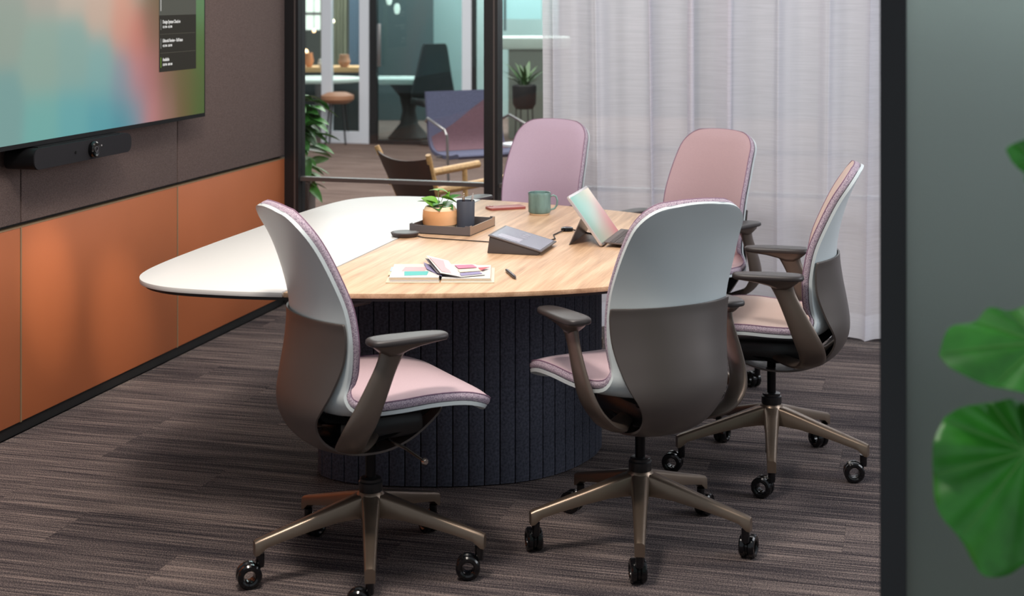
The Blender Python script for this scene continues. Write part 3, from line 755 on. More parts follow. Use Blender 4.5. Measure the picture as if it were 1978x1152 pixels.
# plant pot with raised diamond knurl
p = empty('potted_plant', (-1.676, 5.19, TZ)); tag(p, 'small green leafy plant in a peach textured pot standing on the tray', 'plant')
MB().lathe([(0, 0), (.054, 0), (.0585, .004), (.060, .02), (.0605, .045), (.0585, .066), (.053, .0765), (.049, .079), (.046, .078), (.046, .070), (0, .070)], 48).build('pot', 'pot_rim', p)
kn = MB(); nA, nZ = 66, 12; V = []
for j in range(nZ*2+1):
    z = .016+.050*j/(nZ*2); row = []
    for i in range(nA*2):
        a = 2*PI*i/(nA*2); base = np.interp(z, [0, .02, .045, .066, .079], [.0585, .0602, .0608, .0588, .052])
        row.append(((base+.0002+.0016*((i+j) % 2))*math.cos(a), (base+.0002+.0016*((i+j) % 2))*math.sin(a), z))
    V.append(row)
kn.grid(V, close_u=True).build('knurled_band', 'pot_peach', p, smooth=False)
MB().lathe([(0, .069), (.045, .069), (.045, .072), (0, .0735)], 24).build('soil', 'soil', p)
def leaf_mesh(L, Wd, curl=0.3, fold_=0.25, heart=True, n=9, m_=7, wave=0.0):
    mb = MB(); V = []
    for i in range(n):
        t = i/(n-1)
        w = Wd*(math.sin(PI*min(1, t**.62)) if heart else math.sin(PI*t)**.8)*(1 if t > 0 else 0)+.0008
        row = []
        for j in range(m_):
            u = 2*j/(m_-1)-1
            x = t*L - (0.10*L*abs(u)*(1-t)**3 if heart else 0); z = -curl*L*t*t + fold_*abs(u)*w*1.0 + wave*L*math.sin(9*t+3*u)*abs(u)
            row.append((x, u*w, z))
        V.append(row)
    # thin closed sheet
    top_ = V; bot = [[(a, b, c-.0007) for a, b, c in r] for r in V]
    mb.grid(top_); mb.grid([r[::-1] for r in bot])
    e = [top_[i][0] for i in range(n)]; 
    for side in (0, m_-1):
        mb.grid([[top_[i][side], bot[i][side]] for i in range(n)])
    return mb
def place_leaf(parent, pos, az, el, L, W_, m, roll=0, curl=.3, name='leaf', **k):
    o = leaf_mesh(L, W_, curl, **k).build(name, m, parent, angle=60)
    o.matrix_local = tr(*pos) @ rot('Z', math.radians(az)) @ rot('Y', -math.radians(el)) @ rot('X', math.radians(roll)); return o
for (x, y, z, az, el, L, W_, m, roll, curl) in [
    (-.012, -.01, .088, 188, 12, .060, .021, 'leaf_bright', 10, .1), (-.008, -.02, .084, 205, 35, .052, .022, 'leaf_bright', -35, .2), (.01, -.02, .085, 250, 20, .040, .018, 'leaf_mid', 0, .3),
    (.02, .0, .078, 320, 10, .040, .016, 'leaf_mid', 10, .3), (-.01, .01, .132, 165, 8, .034, .013, 'leaf_bright', 0, .2), (-.008, .01, .134, 15, 10, .032, .013, 'leaf_bright', 0, .6), (.010, .0, .108, 10, -8, .052, .020, 'leaf_bright', -18, .2),
    (.03, .01, .104, 20, 22, .040, .011, 'leaf_mid', 20, .1), (.022, .01, .105, 60, 70, .024, .008, 'leaf_bright', 0, .2), (0, -.025, .076, 290, 15, .036, .017, 'leaf_mid', 10, .4), (.015, .02, .08, 70, 25, .04, .016, 'leaf_mid', 0, .3), (-.02, .015, .082, 130, 25, .04, .016, 'leaf_mid', 0, .3)]:
    place_leaf(p, (x, y, z), az, el, L*1.12, W_*1.25, m, roll, curl)
for pts in ([(0, 0, .072), (-.006, .0, .10), (-.010, .010, .134)], [(0, 0, .072), (.004, 0, .09), (.010, 0, .109)], [(0, 0, .072), (-.008, -.005, .082), (-.012, -.01, .089)], [(0, 0, .072), (.02, .005, .09), (.03, .01, .105)], [(0, 0, .072), (.012, -.01, .078), (.02, 0, .079)]):
    MB().sweep(pts, [.0011]*3, n=6).build('stem', 'stem_green', p)
# pencil cup with pens
c = empty('pencil_cup', (-1.583, 5.198, TZ)); tag(c, 'dark blue grey pencil cup beside the peach pot', 'cup')
MB().lathe([(0, 0), (.029, 0), (.031, .002), (.0325, .099), (.0318, .1005), (.0305, .0995), (.029, .006), (0, .006)], 36).build('body', 'cup_navy', c)
def pen(name, base, tip, r, m1, m2, label, cat='pen', group=None, clip_=True):
    B, T_ = Vector(base), Vector(tip); L = (T_-B).length
    e = empty(name, base); e.rotation_euler = (T_-B).to_track_quat('Z', 'X').to_euler(); tag(e, label, cat, group)
    MB().lathe([(0, 0), (.0009, 0), (.0012, .002), (r*.8, .012), (r, .02), (r, L*.82), (0, L*.82)], 14).build('barrel', m1, e)
    MB().lathe([(0, L*.82), (r*.95, L*.82), (r*.85, L*.93), (r*.5, L*.935), (r*.5, L), (0, L)], 14).build('tip', m2, e)
    if clip_: MB().box(-.0012, .0012, r, r+.0016, L*.62, L*.9).build('clip', m2, e, smooth=False)
    return e
pen('pen', (-1.590, 5.19, TZ+.0065), (-1.584, 5.18, TZ+.128), .0042, 'pen_dark', 'chrome', 'silver tipped pen standing in the pencil cup, nearer the plant')
pen('pen', (-1.578, 5.205, TZ+.0065), (-1.560, 5.213, TZ+.125), .0042, 'pen_dark', 'silver', 'grey pen leaning to the right rim of the pencil cup')
# round puck on the seam
q = empty('charging_puck', on(-1.742, 5.0)); tag(q, 'flat dark round puck lying where white and oak tabletops meet', 'charger')
MB().lathe([(0, 0), (.040, 0), (.044, .003), (.049, .012), (.0495, .0145), (.047, .0155), (0, .0155)], 48).build('body', 'puck_dark', q)
MB().lathe([(0, .0155), (.040, .0155), (.040, .0160), (0, .0160)], 40).build('pad', 'pad_dark', q)
cb_ = MB().sweep([(-1.694, 4.995, TT+.0028), (-1.66, 4.978, TT+.0022), (-1.58, 4.968, TT+.0022), (-1.46, 4.955, TT+.0022), (-1.369, 4.940, TT+.0024)], [.0018]*5, n=8).build('cable', 'cable'); tag(cb_, 'thin dark cable from the round puck to the touch console', 'cable')
# phone
ph = empty('phone', on(-1.585, 5.738), math.radians(37)); tag(ph, 'reddish brown smartphone lying face down beside the green mug', 'phone')
MB().prism(rrect(.148, .072, .012), .0, .009).build('case', 'phone_red', ph, bevel=.001)
ci = MB().prism([(x-.058, y+.020) for x, y in rrect(.024, .022, .006)], .009, .0105).build('camera_bump', 'phone_red', ph)
for dx, dy in ((-.006, .005), (.005, -.004)): MB().lathe([(0, .0105), (.0042, .0105), (.0042, .0112), (0, .0112)], 14, tr(-.058+dx, .020+dy, 0)).build('lens', 'silver', ci)
# mug
mg = empty('mug', on(-1.420, 5.625), math.radians(12)); tag(mg, 'green glazed ceramic mug with bare clay foot', 'mug')
MB().lathe([(0, .0), (.036, 0), (.038, .002), (.038, .007), (0, .007)], 40).build('foot', 'mug_base', mg)
MB().lathe([(.036, .005), (.0405, .0075), (.0425, .011), (.0428, .030), (.0422, .072), (.0435, .082), (.0425, .0845), (.040, .083), (.0385, .012), (0, .010), (0, .006)], 48).build('body', 'mug_glaze', mg)
MB().sweep([(.040, .0, .068), (.052, 0, .0735), (.063, 0, .068), (.068, 0, .053), (.066, 0, .036), (.057, 0, .023), (.040, 0, .017)], [.0052]*7, [.0036]*7, [(.3, 0, 1), (.3, 0, 1), (1, 0, 1), (1, 0, 0), (1, 0, -.3), (1, 0, -1), (0, 0, -1)], 12).build('handle', 'mug_glaze', mg)
# touch console
tcx = empty('touch_console', on(-1.285, 4.845), math.radians(0)); tag(tcx, 'dark grey wedge shaped meeting room touch console on the oak top', 'console')
y0, y1 = -.10, .10
V = [(-.088, y0, 0), (.080, y0, 0), (.090, y0, .012), (-.080, y0, .056), (-.088, y1, 0), (.080, y1, 0), (.090, y1, .012), (-.080, y1, .056)]
MB().add(V, [(0, 1, 2, 3), (7, 6, 5, 4), (0, 4, 5, 1), (1, 5, 6, 2), (3, 2, 6, 7), (0, 3, 7, 4)]).build('body', 'console_grey', tcx, bevel=.003)
sl_ = math.atan2(.044, .170)
Ms = tr(.005, 0, .0345) @ rot('Y', sl_)
MB().box(-.092, .092, -.104, .104, -.001, .004, Ms).build('frame', 'tray_grey', tcx, bevel=.002)
mat('console_screen', (104, 104, 120), 0.25, emit=0.14)
sc_ = MB().box(-.084, .084, -.096, .096, .004, .0046, Ms).build('screen', 'console_screen', tcx, smooth=False)
mat('ui_pale', (150, 148, 164), .3); mat('ui_icon', (126, 124, 140), .3)
MB().prism([(x-.03, y-.055) for x, y in rrect(.075, .05, .004)], .0046, .0049, Ms).build('screen_tile', 'ui_pale', sc_)
for dy in (.0, .03, .06): MB().prism([(x+.0, y+dy) for x, y in rrect(.022, .02, .009)], .0046, .0049, Ms).build('screen_icon', 'ui_icon', sc_)
# small puck and cable
sp_ = empty('cable_hub', on(-1.228, 5.262)); tag(sp_, 'small black oval cable hub between touch console and tablet', 'cable hub')
MB().lathe([(0, 0), (.020, 0), (.0225, .004), (.0215, .011), (.017, .0135), (0, .014)], 32).build('body', 'black_gloss', sp_)
cc_ = MB().sweep([(-1.262, 4.955, TT+.0025), (-1.245, 5.0, TT+.0025), (-1.225, 5.07, TT+.0025), (-1.25, 5.15, TT+.0025), (-1.236, 5.243, TT+.005)], [.0024]*5, n=8).build('cable', 'cable'); tag(cc_, 'black cable curving from the touch console to the small hub', 'cable')
cc_ = MB().sweep([(-1.206, 5.262, TT+.005), (-1.18, 5.25, TT+.0025), (-1.14, 5.22, TT+.0025), (-1.10, 5.19, TT+.0025), (-1.07, 5.17, TT+.0025)], [.0024]*5, n=8).build('cable', 'cable'); tag(cc_, 'short black cable running from the small hub under the tablet', 'cable')
# tablet with kickstand and keyboard
tb = empty('tablet_computer', on(-1.035, 5.100)); tag(tb, 'tablet on its kickstand with grey keyboard, glowing pastel screen', 'tablet')
th = math.atan2(.114, .155)                              # screen leans away from the keyboard
Mt = tr(0, 0, .006) @ rot('Y', -th)
MB().prism(rrect(.198, .288, .010), -.009, 0, Mt @ tr(0, 0, .099) @ rot('Y', PI/2)).build('body', 'silver', tb, bevel=.001)
def tab_screen():
    ny, nz = 30, 40; vs = []; cols = []
    S = [((0, 0), (150, 160, 140)), ((0, 1), (120, 186, 168)), ((.5, 1), (190, 200, 180)), ((1, 1), (236, 222, 200)), ((0, .5), (130, 176, 160)), ((.5, .5), (196, 206, 196)), ((1, .55), (206, 176, 176)), ((.5, 0), (170, 160, 140)), ((1, .0), (190, 96, 104)), ((1, .3), (214, 140, 140)), ((.3, .75), (140, 200, 190)), ((.7, .2), (190, 150, 140))]
    for i in range(ny):
        for j in range(nz):
            u, v = i/(ny-1), j/(nz-1); vs.append(Mt @ Vector((.0006, -.138+.276*u, .008+.182*v)))
            w = np.array([math.exp(-((u-a)**2+(v-b)**2)/(2*.2**2)) for (a, b), c in S]); cc = np.array([s2l(c) for a, c in S]); cols.append((w[:, None]*cc).sum(0)/w.sum())
    me = bpy.data.meshes.new('screen'); me.from_pydata([tuple(v) for v in vs], [], [(i*nz+j, (i+1)*nz+j, (i+1)*nz+j+1, i*nz+j+1) for i in range(ny-1) for j in range(nz-1)])
    ca = me.color_attributes.new('picture', 'FLOAT_COLOR', 'POINT')
    for i, c in enumerate(cols): ca.data[i].color = (c[0], c[1], c[2], 1)
    me.materials.append(bpy.data.materials['screen_picture']); o = bpy.data.objects.new('screen', me); C.objects.link(o); o.parent = tb
tab_screen()
# kickstand plate
V = [(-.078, -.128, .088), (-.078, .128, .088), (-.118, -.128, .001), (-.118, .128, .001)]
MB().add([(a-.0015, b, c) for a, b, c in V] + [(a+.0015, b, c) for a, b, c in V], [(0, 1, 3, 2), (4, 6, 7, 5), (0, 2, 6, 4), (1, 5, 7, 3), (0, 4, 5, 1), (2, 3, 7, 6)]).build('kickstand', 'steel', tb, smooth=False)
kb = MB().add([(.004, -.144, .014), (.004, .144, .014), (.215, .144, .0), (.215, -.144, .0), (.004, -.144, .019), (.004, .144, .019), (.215, .144, .005), (.215, -.144, .005)], [(0, 1, 2, 3), (7, 6, 5, 4), (0, 3, 7, 4), (1, 5, 6, 2), (0, 4, 5, 1), (3, 2, 6, 7)]).build('keyboard', 'keyboard', tb, bevel=.001)
kk = None
for r in range(5):
    for i in range(13):
        y = -.130+.0200*i+.0025*(r % 3); x = .030+.0195*r; z = .019-(x-.004)*.0664+.0003
        if kk is None: kk = MB().box(-.0078, .0078, -.0082, .0082, 0, .0012).build('key', 'key', kb, smooth=False); o = kk
        else: o = bpy.data.objects.new('key', kk.data); C.objects.link(o); o.parent = kb
        o.location = (x, y, z); o.rotation_euler = (0, math.radians(3.8), 0)
MB().box(.135, .195, -.045, .045, .0, .0012, rot('Y', 0) @ tr(0, 0, .0075)).build('touchpad', 'key', kb, smooth=False)
# notebook
nb = empty('notebook', on(-1.395, 4.335), math.radians(15.5)); tag(nb, 'open scrapbook notebook with colour swatches stuck on its pages', 'notebook')
MB().box(-.158, -.002, -.115, .12, 0, .003).build('cover', 'cover_cream', nb, bevel=.001)
MB().box(.002, .158, -.115, .12, 0, .003).build('cover', 'cover_cream', nb, bevel=.001)
for k, (z, m, dx) in enumerate([(.003, 'paper', .010), (.0062, 'paper', .008), (.0094, 'paper_cream', .006), (.0126, 'paper', .004)]):
    MB().box(-.150+dx*.3, -.004, -.108+k*.001, .112, z, z+.0029).build('page', m, nb, smooth=False)
for k, (z, m) in enumerate([(.003, 'paper'), (.0062, 'paper_cream'), (.0094, 'paper')]):
    MB().box(.004, .150-k*.002, -.106+k*.001, .112, z, z+.0029).build('page', m, nb, smooth=False)
def sheet(pts, m, name='page', th_=.0006):
    V = [tuple(p_) for p_ in pts]; return MB().add(V+[(a, b, c+th_) for a, b, c in V], [(3, 2, 1, 0), (4, 5, 6, 7), (0, 1, 5, 4), (1, 2, 6, 5), (2, 3, 7, 6), (3, 0, 4, 7)]).build(name, m, nb, smooth=False)
Z1 = .0156; Z2 = .0125
sheet([(-.118, -.008, Z1), (-.050, -.004, Z1), (-.046, .055, Z1), (-.112, .058, Z1)], 'sw_pink', 'swatch'); sheet([(-.106, -.080, Z1), (-.040, -.070, Z1), (-.038, -.012, Z1), (-.110, -.015, Z1)], 'sw_teal', 'swatch')
sheet([(-.156, .02, .010), (-.146, .02, .010), (-.146, .09, .010), (-.156, .09, .010)], 'sw_blue', 'page_tab'); sheet([(-.158, -.03, .008), (-.147, -.03, .008), (-.147, .02, .008), (-.158, .02, .008)], 'sw_yellow', 'page_tab')
# tilted leaves rising from the gutter
sheet([(.004, -.09, .0150), (.004, .0, .0150), (-.060, .115, .0200), (-.045, .01, .0190)], 'sw_violet', 'loose_sheet')
sheet([(.050, -.10, .0145), (-.010, -.07, .021), (-.055, .105, .034), (.006, .11, .022)], 'sw_grey', 'loose_sheet')
sheet([(.060, -.10, .0155), (.0, -.085, .024), (-.052, .10, .044), (.016, .11, .026)], 'paper', 'loose_sheet')
sheet([(.050, -.085, .0170), (.004, -.07, .0260), (-.040, .07, .0425), (.008, .09, .0280)], 'sw_pink', 'swatch')
sheet([(.056, -.10, .0145), (.130, -.065, .0150), (.100, .112, .0140), (.02, .11, .0150)], 'paper', 'loose_sheet')
sheet([(.060, -.085, .0160), (.122, -.055, .0165), (.112, -.02, .0165), (.055, -.045, .0160)], 'sw_violet', 'swatch')
sheet([(.055, -.035, .0170), (.118, -.012, .0172), (.108, .03, .0172), (.048, .01, .0170)], 'sw_beige', 'swatch')
sheet([(.050, .02, .0178), (.105, .038, .0180), (.090, .09, .0170), (.036, .08, .0170)], 'sw_rose', 'swatch')
sheet([(.118, -.01, .0178), (.142, .045, .0178), (.108, .035, .0178), (.112, .01, .0178)], 'sw_red', 'swatch')
B = w0 = None
pen('pen', (-1.165, 4.330, TT+.0058), (-1.228, 4.452, TT+.0058), .0055, 'pen_dark', 'pen_dark', 'dark grey pen lying on the oak top beside the notebook')

# ------------------------------------------------------------------ lobby: planter and plant by the glass
pl = empty('lobby_plant', (*cf(-1.145, 8.75), 0)); tag(pl, 'leafy green plant in a dark planter outside the glass, beside the orange wall', 'plant')
pl.rotation_euler = (0, 0, YAW)
MB().box(-.24, .0, -.16, .16, 0, .50).build('planter', 'planter_brown', pl, bevel=.01)
MB().lathe([(0, .5), (.07, .5), (.07, .503), (0, .504)], 12, tr(-.08, 0, 0)).build('soil', 'soil', pl)
rl = random.Random(3)
for k in range(9):
    zt = rl.uniform(.62, .92); MB().sweep([(-.08, 0, .5), (-.07+rl.uniform(-.03, .02), 0, (zt+.5)/2), (-.06+rl.uniform(-.06, .05), rl.uniform(-.05, .05), zt)], [.006, .005, .003], n=6).build('stem', 'stem_green', pl)
for k in range(64):
    z = rl.uniform(.58, .98) if k < 50 else rl.uniform(.48, .62); az = rl.uniform(-80, 80) if k % 3 else rl.uniform(0, 360)
    place_leaf(pl, (-.06+rl.uniform(-.05, .05), rl.uniform(-.06, .06), z), az, rl.uniform(-35, 25), rl.uniform(.12, .20), rl.uniform(.024, .036), rl.choice(['leaf_mid', 'leaf_dark', 'leaf_mid']), rl.uniform(-30, 30), rl.uniform(.2, .5), heart=False, n=7, m_=5)

# ------------------------------------------------------------------ lobby: brown sling chair with wooden arms
def cfo(o, a, b, hd): x, y = cf(a, b); o.location = (x, y, 0); o.rotation_euler = (0, 0, math.radians(hd-90)+YAW)
lc = empty('lounge_chair'); cfo(lc, -.466, 8.49, 33); tag(lc, 'dark brown sling armchair with light wood frame beyond the glass, seen from behind', 'armchair')
P = []
for j in range(11):
    u = 2*j/10-1
    P.append([(u*(.292-.09*(1-t)), -.16+.16*(1-t)-.03*(1-u*u), .70-.02-.030*(1-u*u)*t-.42*(1-t)) for t in np.linspace(0, 1, 6)])
b1 = [[(x, y-.012, z) for x, y, z in r] for r in P]
mb = MB(); mb.grid(P); mb.grid([r[::-1] for r in b1])
for i in (0, 5): mb.grid([[P[j][i], b1[j][i]] for j in range(11)])
for j in (0, 10): mb.grid([[P[j][i], b1[j][i]] for i in range(6)])
mb.build('back_sling', 'leather_brown', lc, angle=60)
MB().box(-.19, .19, -.02, .46, .26, .30).build('seat', 'leather_brown', lc, bevel=.012)
for sd in (-1, 1):
    MB().sweep([(sd*.280, -.150, .655), (sd*.292, -.168, .702)], [.017, .015], n=10).build('post_cap', 'light_wood', lc)
    MB().sweep([(sd*.20, .02, .02), (sd*.205, .0, .26), (sd*.280, -.150, .66)], [.013, .015, .014], n=8).build('back_leg', 'light_wood', lc)
    MB().sweep([(sd*.27, .42, 0), (sd*.27, .40, .54)], [.014, .016], n=8).build('front_leg', 'light_wood', lc)
    MB().sweep([(sd*.27, -.10, .50), (sd*.275, .2, .53), (sd*.275, .50, .56)], [.026, .030, .026], [.022]*3, [(0, 0, 1)]*3, 10).build('armrest', 'light_wood', lc)

# ------------------------------------------------------------------ lobby: two-tone chair with steel arms
pc = empty('lounge_chair'); cfo(pc, -.235, 10.9, -62); tag(pc, 'slate and plum upholstered armchair with steel arms beyond the glass', 'armchair')
def slab(x0, x1, p0, p1, t0, m, name, diag=None):
    pass
shell_prof = [(-.25, .855), (-.24, .78), (-.215, .62), (-.19, .50), (-.13, .445), (0, .425), (.15, .43), (.26, .45), (.29, .435)]
sp = spline(shell_prof, 0)[::4]
def sidecurve(off): 
    o = []
    for i, q_ in enumerate(sp):
        a = sp[max(0, i-1)]; b = sp[min(len(sp)-1, i+1)]; t = (b-a)/np.linalg.norm(b-a); n = np.array([-t[1], t[0]]); o.append(q_+n*off)
    return o
f0, f1 = sidecurve(.0), sidecurve(-.028)
poly = [tuple(q_) for q_ in f0]+[tuple(q_) for q_ in f1[::-1]]
MX = Matrix(((0, 0, 1, 0), (1, 0, 0, 0), (0, 1, 0, 0), (0, 0, 0, 1)))
def strip(x0, x1, name, m):
    n = len(f0); mb = MB(); A = [[(x, q_[0], q_[1]) for q_ in f0] for x in (x0, x1)]; B_ = [[(x, q_[0], q_[1]) for q_ in f1] for x in (x0, x1)]
    ring = [a+b[::-1] for a, b in zip(A, B_)]; mb.grid(ring, close_u=True)
    for k in (0, 1):
        for i in range(n-1): mb.add([A[k][i], A[k][i+1], B_[k][i+1], B_[k][i]], [(0, 1, 2, 3)])
    return mb.build(name, m, pc, angle=50)
strip(-.30, .30, 'seat_and_back', 'fabric_slate')
# plum inlay on the sitter side: triangle-cut panel following the shell
def inlay():
    mb = MB(); g = sidecurve(.003); g2 = sidecurve(-.001); V = []; V2 = []
    for i, q_ in enumerate(g):
        t = i/(len(g)-1)
        lo_ = -.29; x_l = -.28 if t > .30 else np.interp(t, [.06, .30], [.285, -.20]); x_l = max(x_l, -.285)
        V.append([(-(x_l+(.285-x_l)*k/6) , q_[0], q_[1]) for k in range(7)])
        V2.append([(-(x_l+(.285-x_l)*k/6), g2[i][0], g2[i][1]) for k in range(7)])
    mb.grid(V[1:len(V)//2+2]); mb.grid([r[::-1] for r in V2[1:len(V)//2+2]])
    return mb.build('plum_panel', 'fabric_plum', pc, angle=60)
inlay()['label'] = 'plum coloured diagonal panel of the backrest'
for sd in (-1, 1):
    MB().sweep([(sd*.31, -.235, .64), (sd*.33, -.16, .67), (sd*.335, .12, .61), (sd*.335, .17, .58), (sd*.33, .20, .02), (sd*.33, .20, .012), (sd*.33, -.18, .012)], [.010]*7, n=8).build('arm_frame', 'steel', pc)
MB().box(-.33, .33, -.02, .02, .40, .415).build('cross_bar', 'steel', pc)
# second lobby seat with black stand table, right of the post
# ------------------------------------------------------------------ lobby: meeting room front
PY = 14.84
dw = empty('door_2', (-6.03, PY, 0)); tag(dw, 'white framed glass door of the far meeting room', kind='structure')
def dbox(name, m, x0, x1, z0, z1, y0=-.03, y1=.03, par=None): return MB().box(x0+6.03, x1+6.03, y0, y1, z0, z1).build(name, m, dw if par is None else par, smooth=False)
dbox('stile', 'door_white', -6.08, -5.97, 0, 2.6); dbox('stile', 'door_white', -5.66, -5.555, 0, 2.6)
dbox('bottom_rail', 'door_white', -5.97, -5.66, 0, .12); dbox('glass_pane', 'clear_glass', -5.97, -5.66, .12, 2.6, -.004, .004)
dh_ = MB().box(.585, .625, -.09, -.06, .80, 1.24).build('door_handle', 'steel', dw, bevel=.008)
wp = empty('window_2', (-5.0, PY, 0)); tag(wp, 'dark framed glass front of the far meeting room', kind='structure')
def pbox(name, m, x0, x1, z0, z1, y0=-.03, y1=.03): return MB().box(x0+5.0, x1+5.0, y0, y1, z0, z1).build(name, m, wp, smooth=False)
pbox('frame_post', 'black_frame', -5.545, -5.47, 0, 2.6); pbox('glass_pane', 'teal_glass', -5.47, -4.55, .04, 2.6, -.004, .004)
pbox('stile', 'door_white', -4.55, -4.45, .0, 2.6); pbox('frame_post', 'black_frame', -4.45, -4.41, 0, 2.6)
pbox('glass_pane', 'clear_glass', -4.41, -1.0, .04, 2.6, -.004, .004); pbox('frame_post', 'black_frame', -1.0, -.94, 0, 2.6)
pbox('glass_pane', 'clear_glass', -.94, 1.6, .04, 2.6, -.004, .004)
pbox('floor_rail', 'black_frame', -5.47, 1.6, 0, .04)
pbox('glass_pane', 'clear_glass', -8.6, -6.085, .04, 2.6, -.004, .004)

# far room walls
fw = MB().box(-16, -5.2, 24.0, 24.1, 0, 2.9).build('wall_far', 'grey_wall', smooth=False); tag(fw, 'grey far wall behind the lounge', kind='structure')
x0, y0_ = cf(-.75, 19.0); x1, y1_ = cf(3.0, 19.0)
tw = MB().box(0, 1.75, 0, .1, 0, 2.9).build('wall_teal', 'teal_wall', smooth=False); tw.location = (*cf(-1.15, 19.2), 0); tw.rotation_euler = (0, 0, math.radians(4))
tag(tw, 'teal wall at the back of the far meeting room', kind='structure')
gw = MB().box(0, 7.0, 0, .1, 0, 2.9).build('wall_right_far', 'dark_wall', smooth=False); gw.location = (*cf(.62, 19.3), 0); gw.rotation_euler = (0, 0, math.radians(4))
tag(gw, 'dark far wall dimly seen through the sheer curtain', kind='structure')
dkw = MB().box(0, .78, 0, .1, 0, 2.9).build('wall_dark', 'dark_wall', smooth=False); dkw.location = (*cf(-1.74, 18.6), 0); dkw.rotation_euler = (0, 0, YAW)
tag(dkw, 'dark wall section behind the white table of the far room', kind='structure')
def thing_at(name, a, b, lab, cat, rz=0): e = empty(name, (*cf(a, b), 0), YAW+math.radians(rz)); return tag(e, lab, cat)
# bright window, drapes, lights in the lounge at far left
w3 = thing_at('bright_window', -3.1, 22.6, 'tall bright window at the far left of the lounge', 'window')
MB().box(-.35, .28, 0, .04, 1.0, 2.6).build('pane', 'window_light', w3, smooth=False); MB().box(.28, .34, -.01, .05, .9, 2.6).build('frame', 'door_white', w3, smooth=False)
MB().box(-.35, .34, -.01, .05, 1.22, 1.26).build('glazing_bar', 'grey_wall', w3, smooth=False)
def drape(a, b, wd, m, lab):
    e = thing_at('drape', a, b, lab, 'curtain'); n = 60
    MB().grid([[(-wd/2+wd*i/n, .04*math.sin(i*.9), z) for i in range(n+1)] for z in (0.05, 1.4, 2.7)]).build('cloth', m, e, angle=180)
drape(-2.33, 20.0, .36, 'beige_drape', 'sage green drape seen through the white framed door'); drape(-1.99, 19.6, .20, 'blue_drape', 'pale blue drape at the right edge of the white framed door')
for a, b, z, r, m, lab in ((-2.29, 19.5, 1.19, .026, 'bulb_warm', 'round warm pendant bulb, highest of the three seen through the door'), (-2.36, 18.2, 1.10, .022, 'bulb_orange', 'round orange pendant bulb beside the white door stile'), (-2.43, 18.0, .86, .03, 'bulb_orange', 'low glowing lamp left of the white door stile')):
    e = thing_at('pendant_glow', a, b, lab, 'lamp')
    MB().lathe([(0, -r), (r*.7, -r*.7), (r, 0), (r*.7, r*.7), (.3*r, r), (0, r)], 20, tr(0, 0, z)).build('bulb', m, e); MB().sweep([(0, 0, z+r), (0, 0, 2.8)], [.004]*2, n=6).build('cord', 'black_frame', e)
for a, b, z, lab in ((-1.22, 16.2, 1.385, 'white oval bright blob added in the far glass room, lower one'), (-1.40, 17.4, 1.47, 'pale oval bright blob added in the far glass room, higher one')):  # glowing blobs standing in for bright reflections in the dark glass
    e = thing_at('pendant_glow', a, b, lab, 'lamp')
    MB().lathe([(0, -.055), (.022, -.048), (.034, 0), (.026, .045), (.01, .06), (0, .06)], 20, tr(0, 0, z)).build('glow_blob', 'window_light', e); MB().sweep([(0, 0, z+.06), (0, 0, 2.8)], [.004]*2, n=6).build('cord', 'black_frame', e)
sb = thing_at('counter', -2.3, 17.2, 'light wood counter seen through the white framed door', 'counter')
MB().box(-.62, .62, 0, .5, .66, .715).build('worktop', 'light_wood', sb, smooth=False); MB().box(-.6, .6, .03, .47, 0, .66).build('cabinet', 'dark_wall', sb, smooth=False)
dk = thing_at('white_table', -2.1, 16.6, 'pale curved table in front of the wood counter', 'table')
MB().lathe([(0, .59), (.46, .59), (.48, .60), (.48, .63), (0, .63)], 40).build('tabletop', 'pale_top', dk); MB().lathe([(0, 0), (.2, 0), (.2, .02), (.04, .04), (.04, .59), (0, .59)], 20).build('pedestal', 'steel', dk)
for a, b, z, r, h, m, lab, nm in ((-2.3, 17.3, .715, .055, .16, 'orange_vase', 'orange vase on the wood counter', 'vase'), (-2.15, 17.3, .715, .05, .09, 'paper', 'small white bowl beside the orange vase', 'bowl'), (-1.9, 17.3, .715, .07, .14, 'terracotta', 'brown bowl on the counter right of the white bowl', 'bowl')):
    e = thing_at(nm, a, b, lab, nm); e.location.z = z
    MB().lathe([(0, 0), (r*.6, 0), (r, h*.45), (r*.75, h*.85), (r*.8, h), (r*.65, h), (0, h*.9)], 20).build('body', m, e)
bs = thing_at('stool', -1.80, 15.75, 'brown rounded stool below the pale curved table', 'stool')
MB().lathe([(0, .42), (.12, .42), (.17, .46), (.17, .50), (.1, .53), (0, .53)], 24).build('seat', 'terracotta', bs)
for k in range(4): MB().sweep([(.09*math.cos(k*PI/2+.7), .09*math.sin(k*PI/2+.7), .43), (.15*math.cos(k*PI/2+.7), .15*math.sin(k*PI/2+.7), 0)], [.010]*2, n=6).build('leg', 'black_frame', bs)
# white meeting table on black pedestals, with high back chairs
mt = thing_at('meeting_table', -1.05, 16.35, 'white meeting table on a black hourglass pedestal in the far glass room', 'table')
MB().box(-.45, .22, -.3, .3, .59, .65).build('tabletop', 'pale_top', mt, bevel=.01)
MB().lathe([(0, 0), (.22, 0), (.22, .02), (.10, .16), (.07, .3), (.10, .45), (.2, .57), (.2, .59), (0, .59)], 24, tr(-.05, -.05, 0)).build('pedestal', 'seat_black', mt)
hc = thing_at('high_back_chair', -.82, 15.9, 'black high back chair beside the white meeting table', 'chair', 20)
V = []
for z, w, y in ((.44, .22, 0), (.52, .23, -.01), (.7, .19, -.03), (.9, .15, -.06), (1.0, .13, -.07), (1.03, .11, -.075)): V.append([(-w, y, z), (w, y, z), (w, y+.06, z), (-w, y+.06, z)])
MB().grid(V, close_u=True).add(V[-1], [(0, 1, 2, 3)]).build('backrest', 'seat_black', hc)
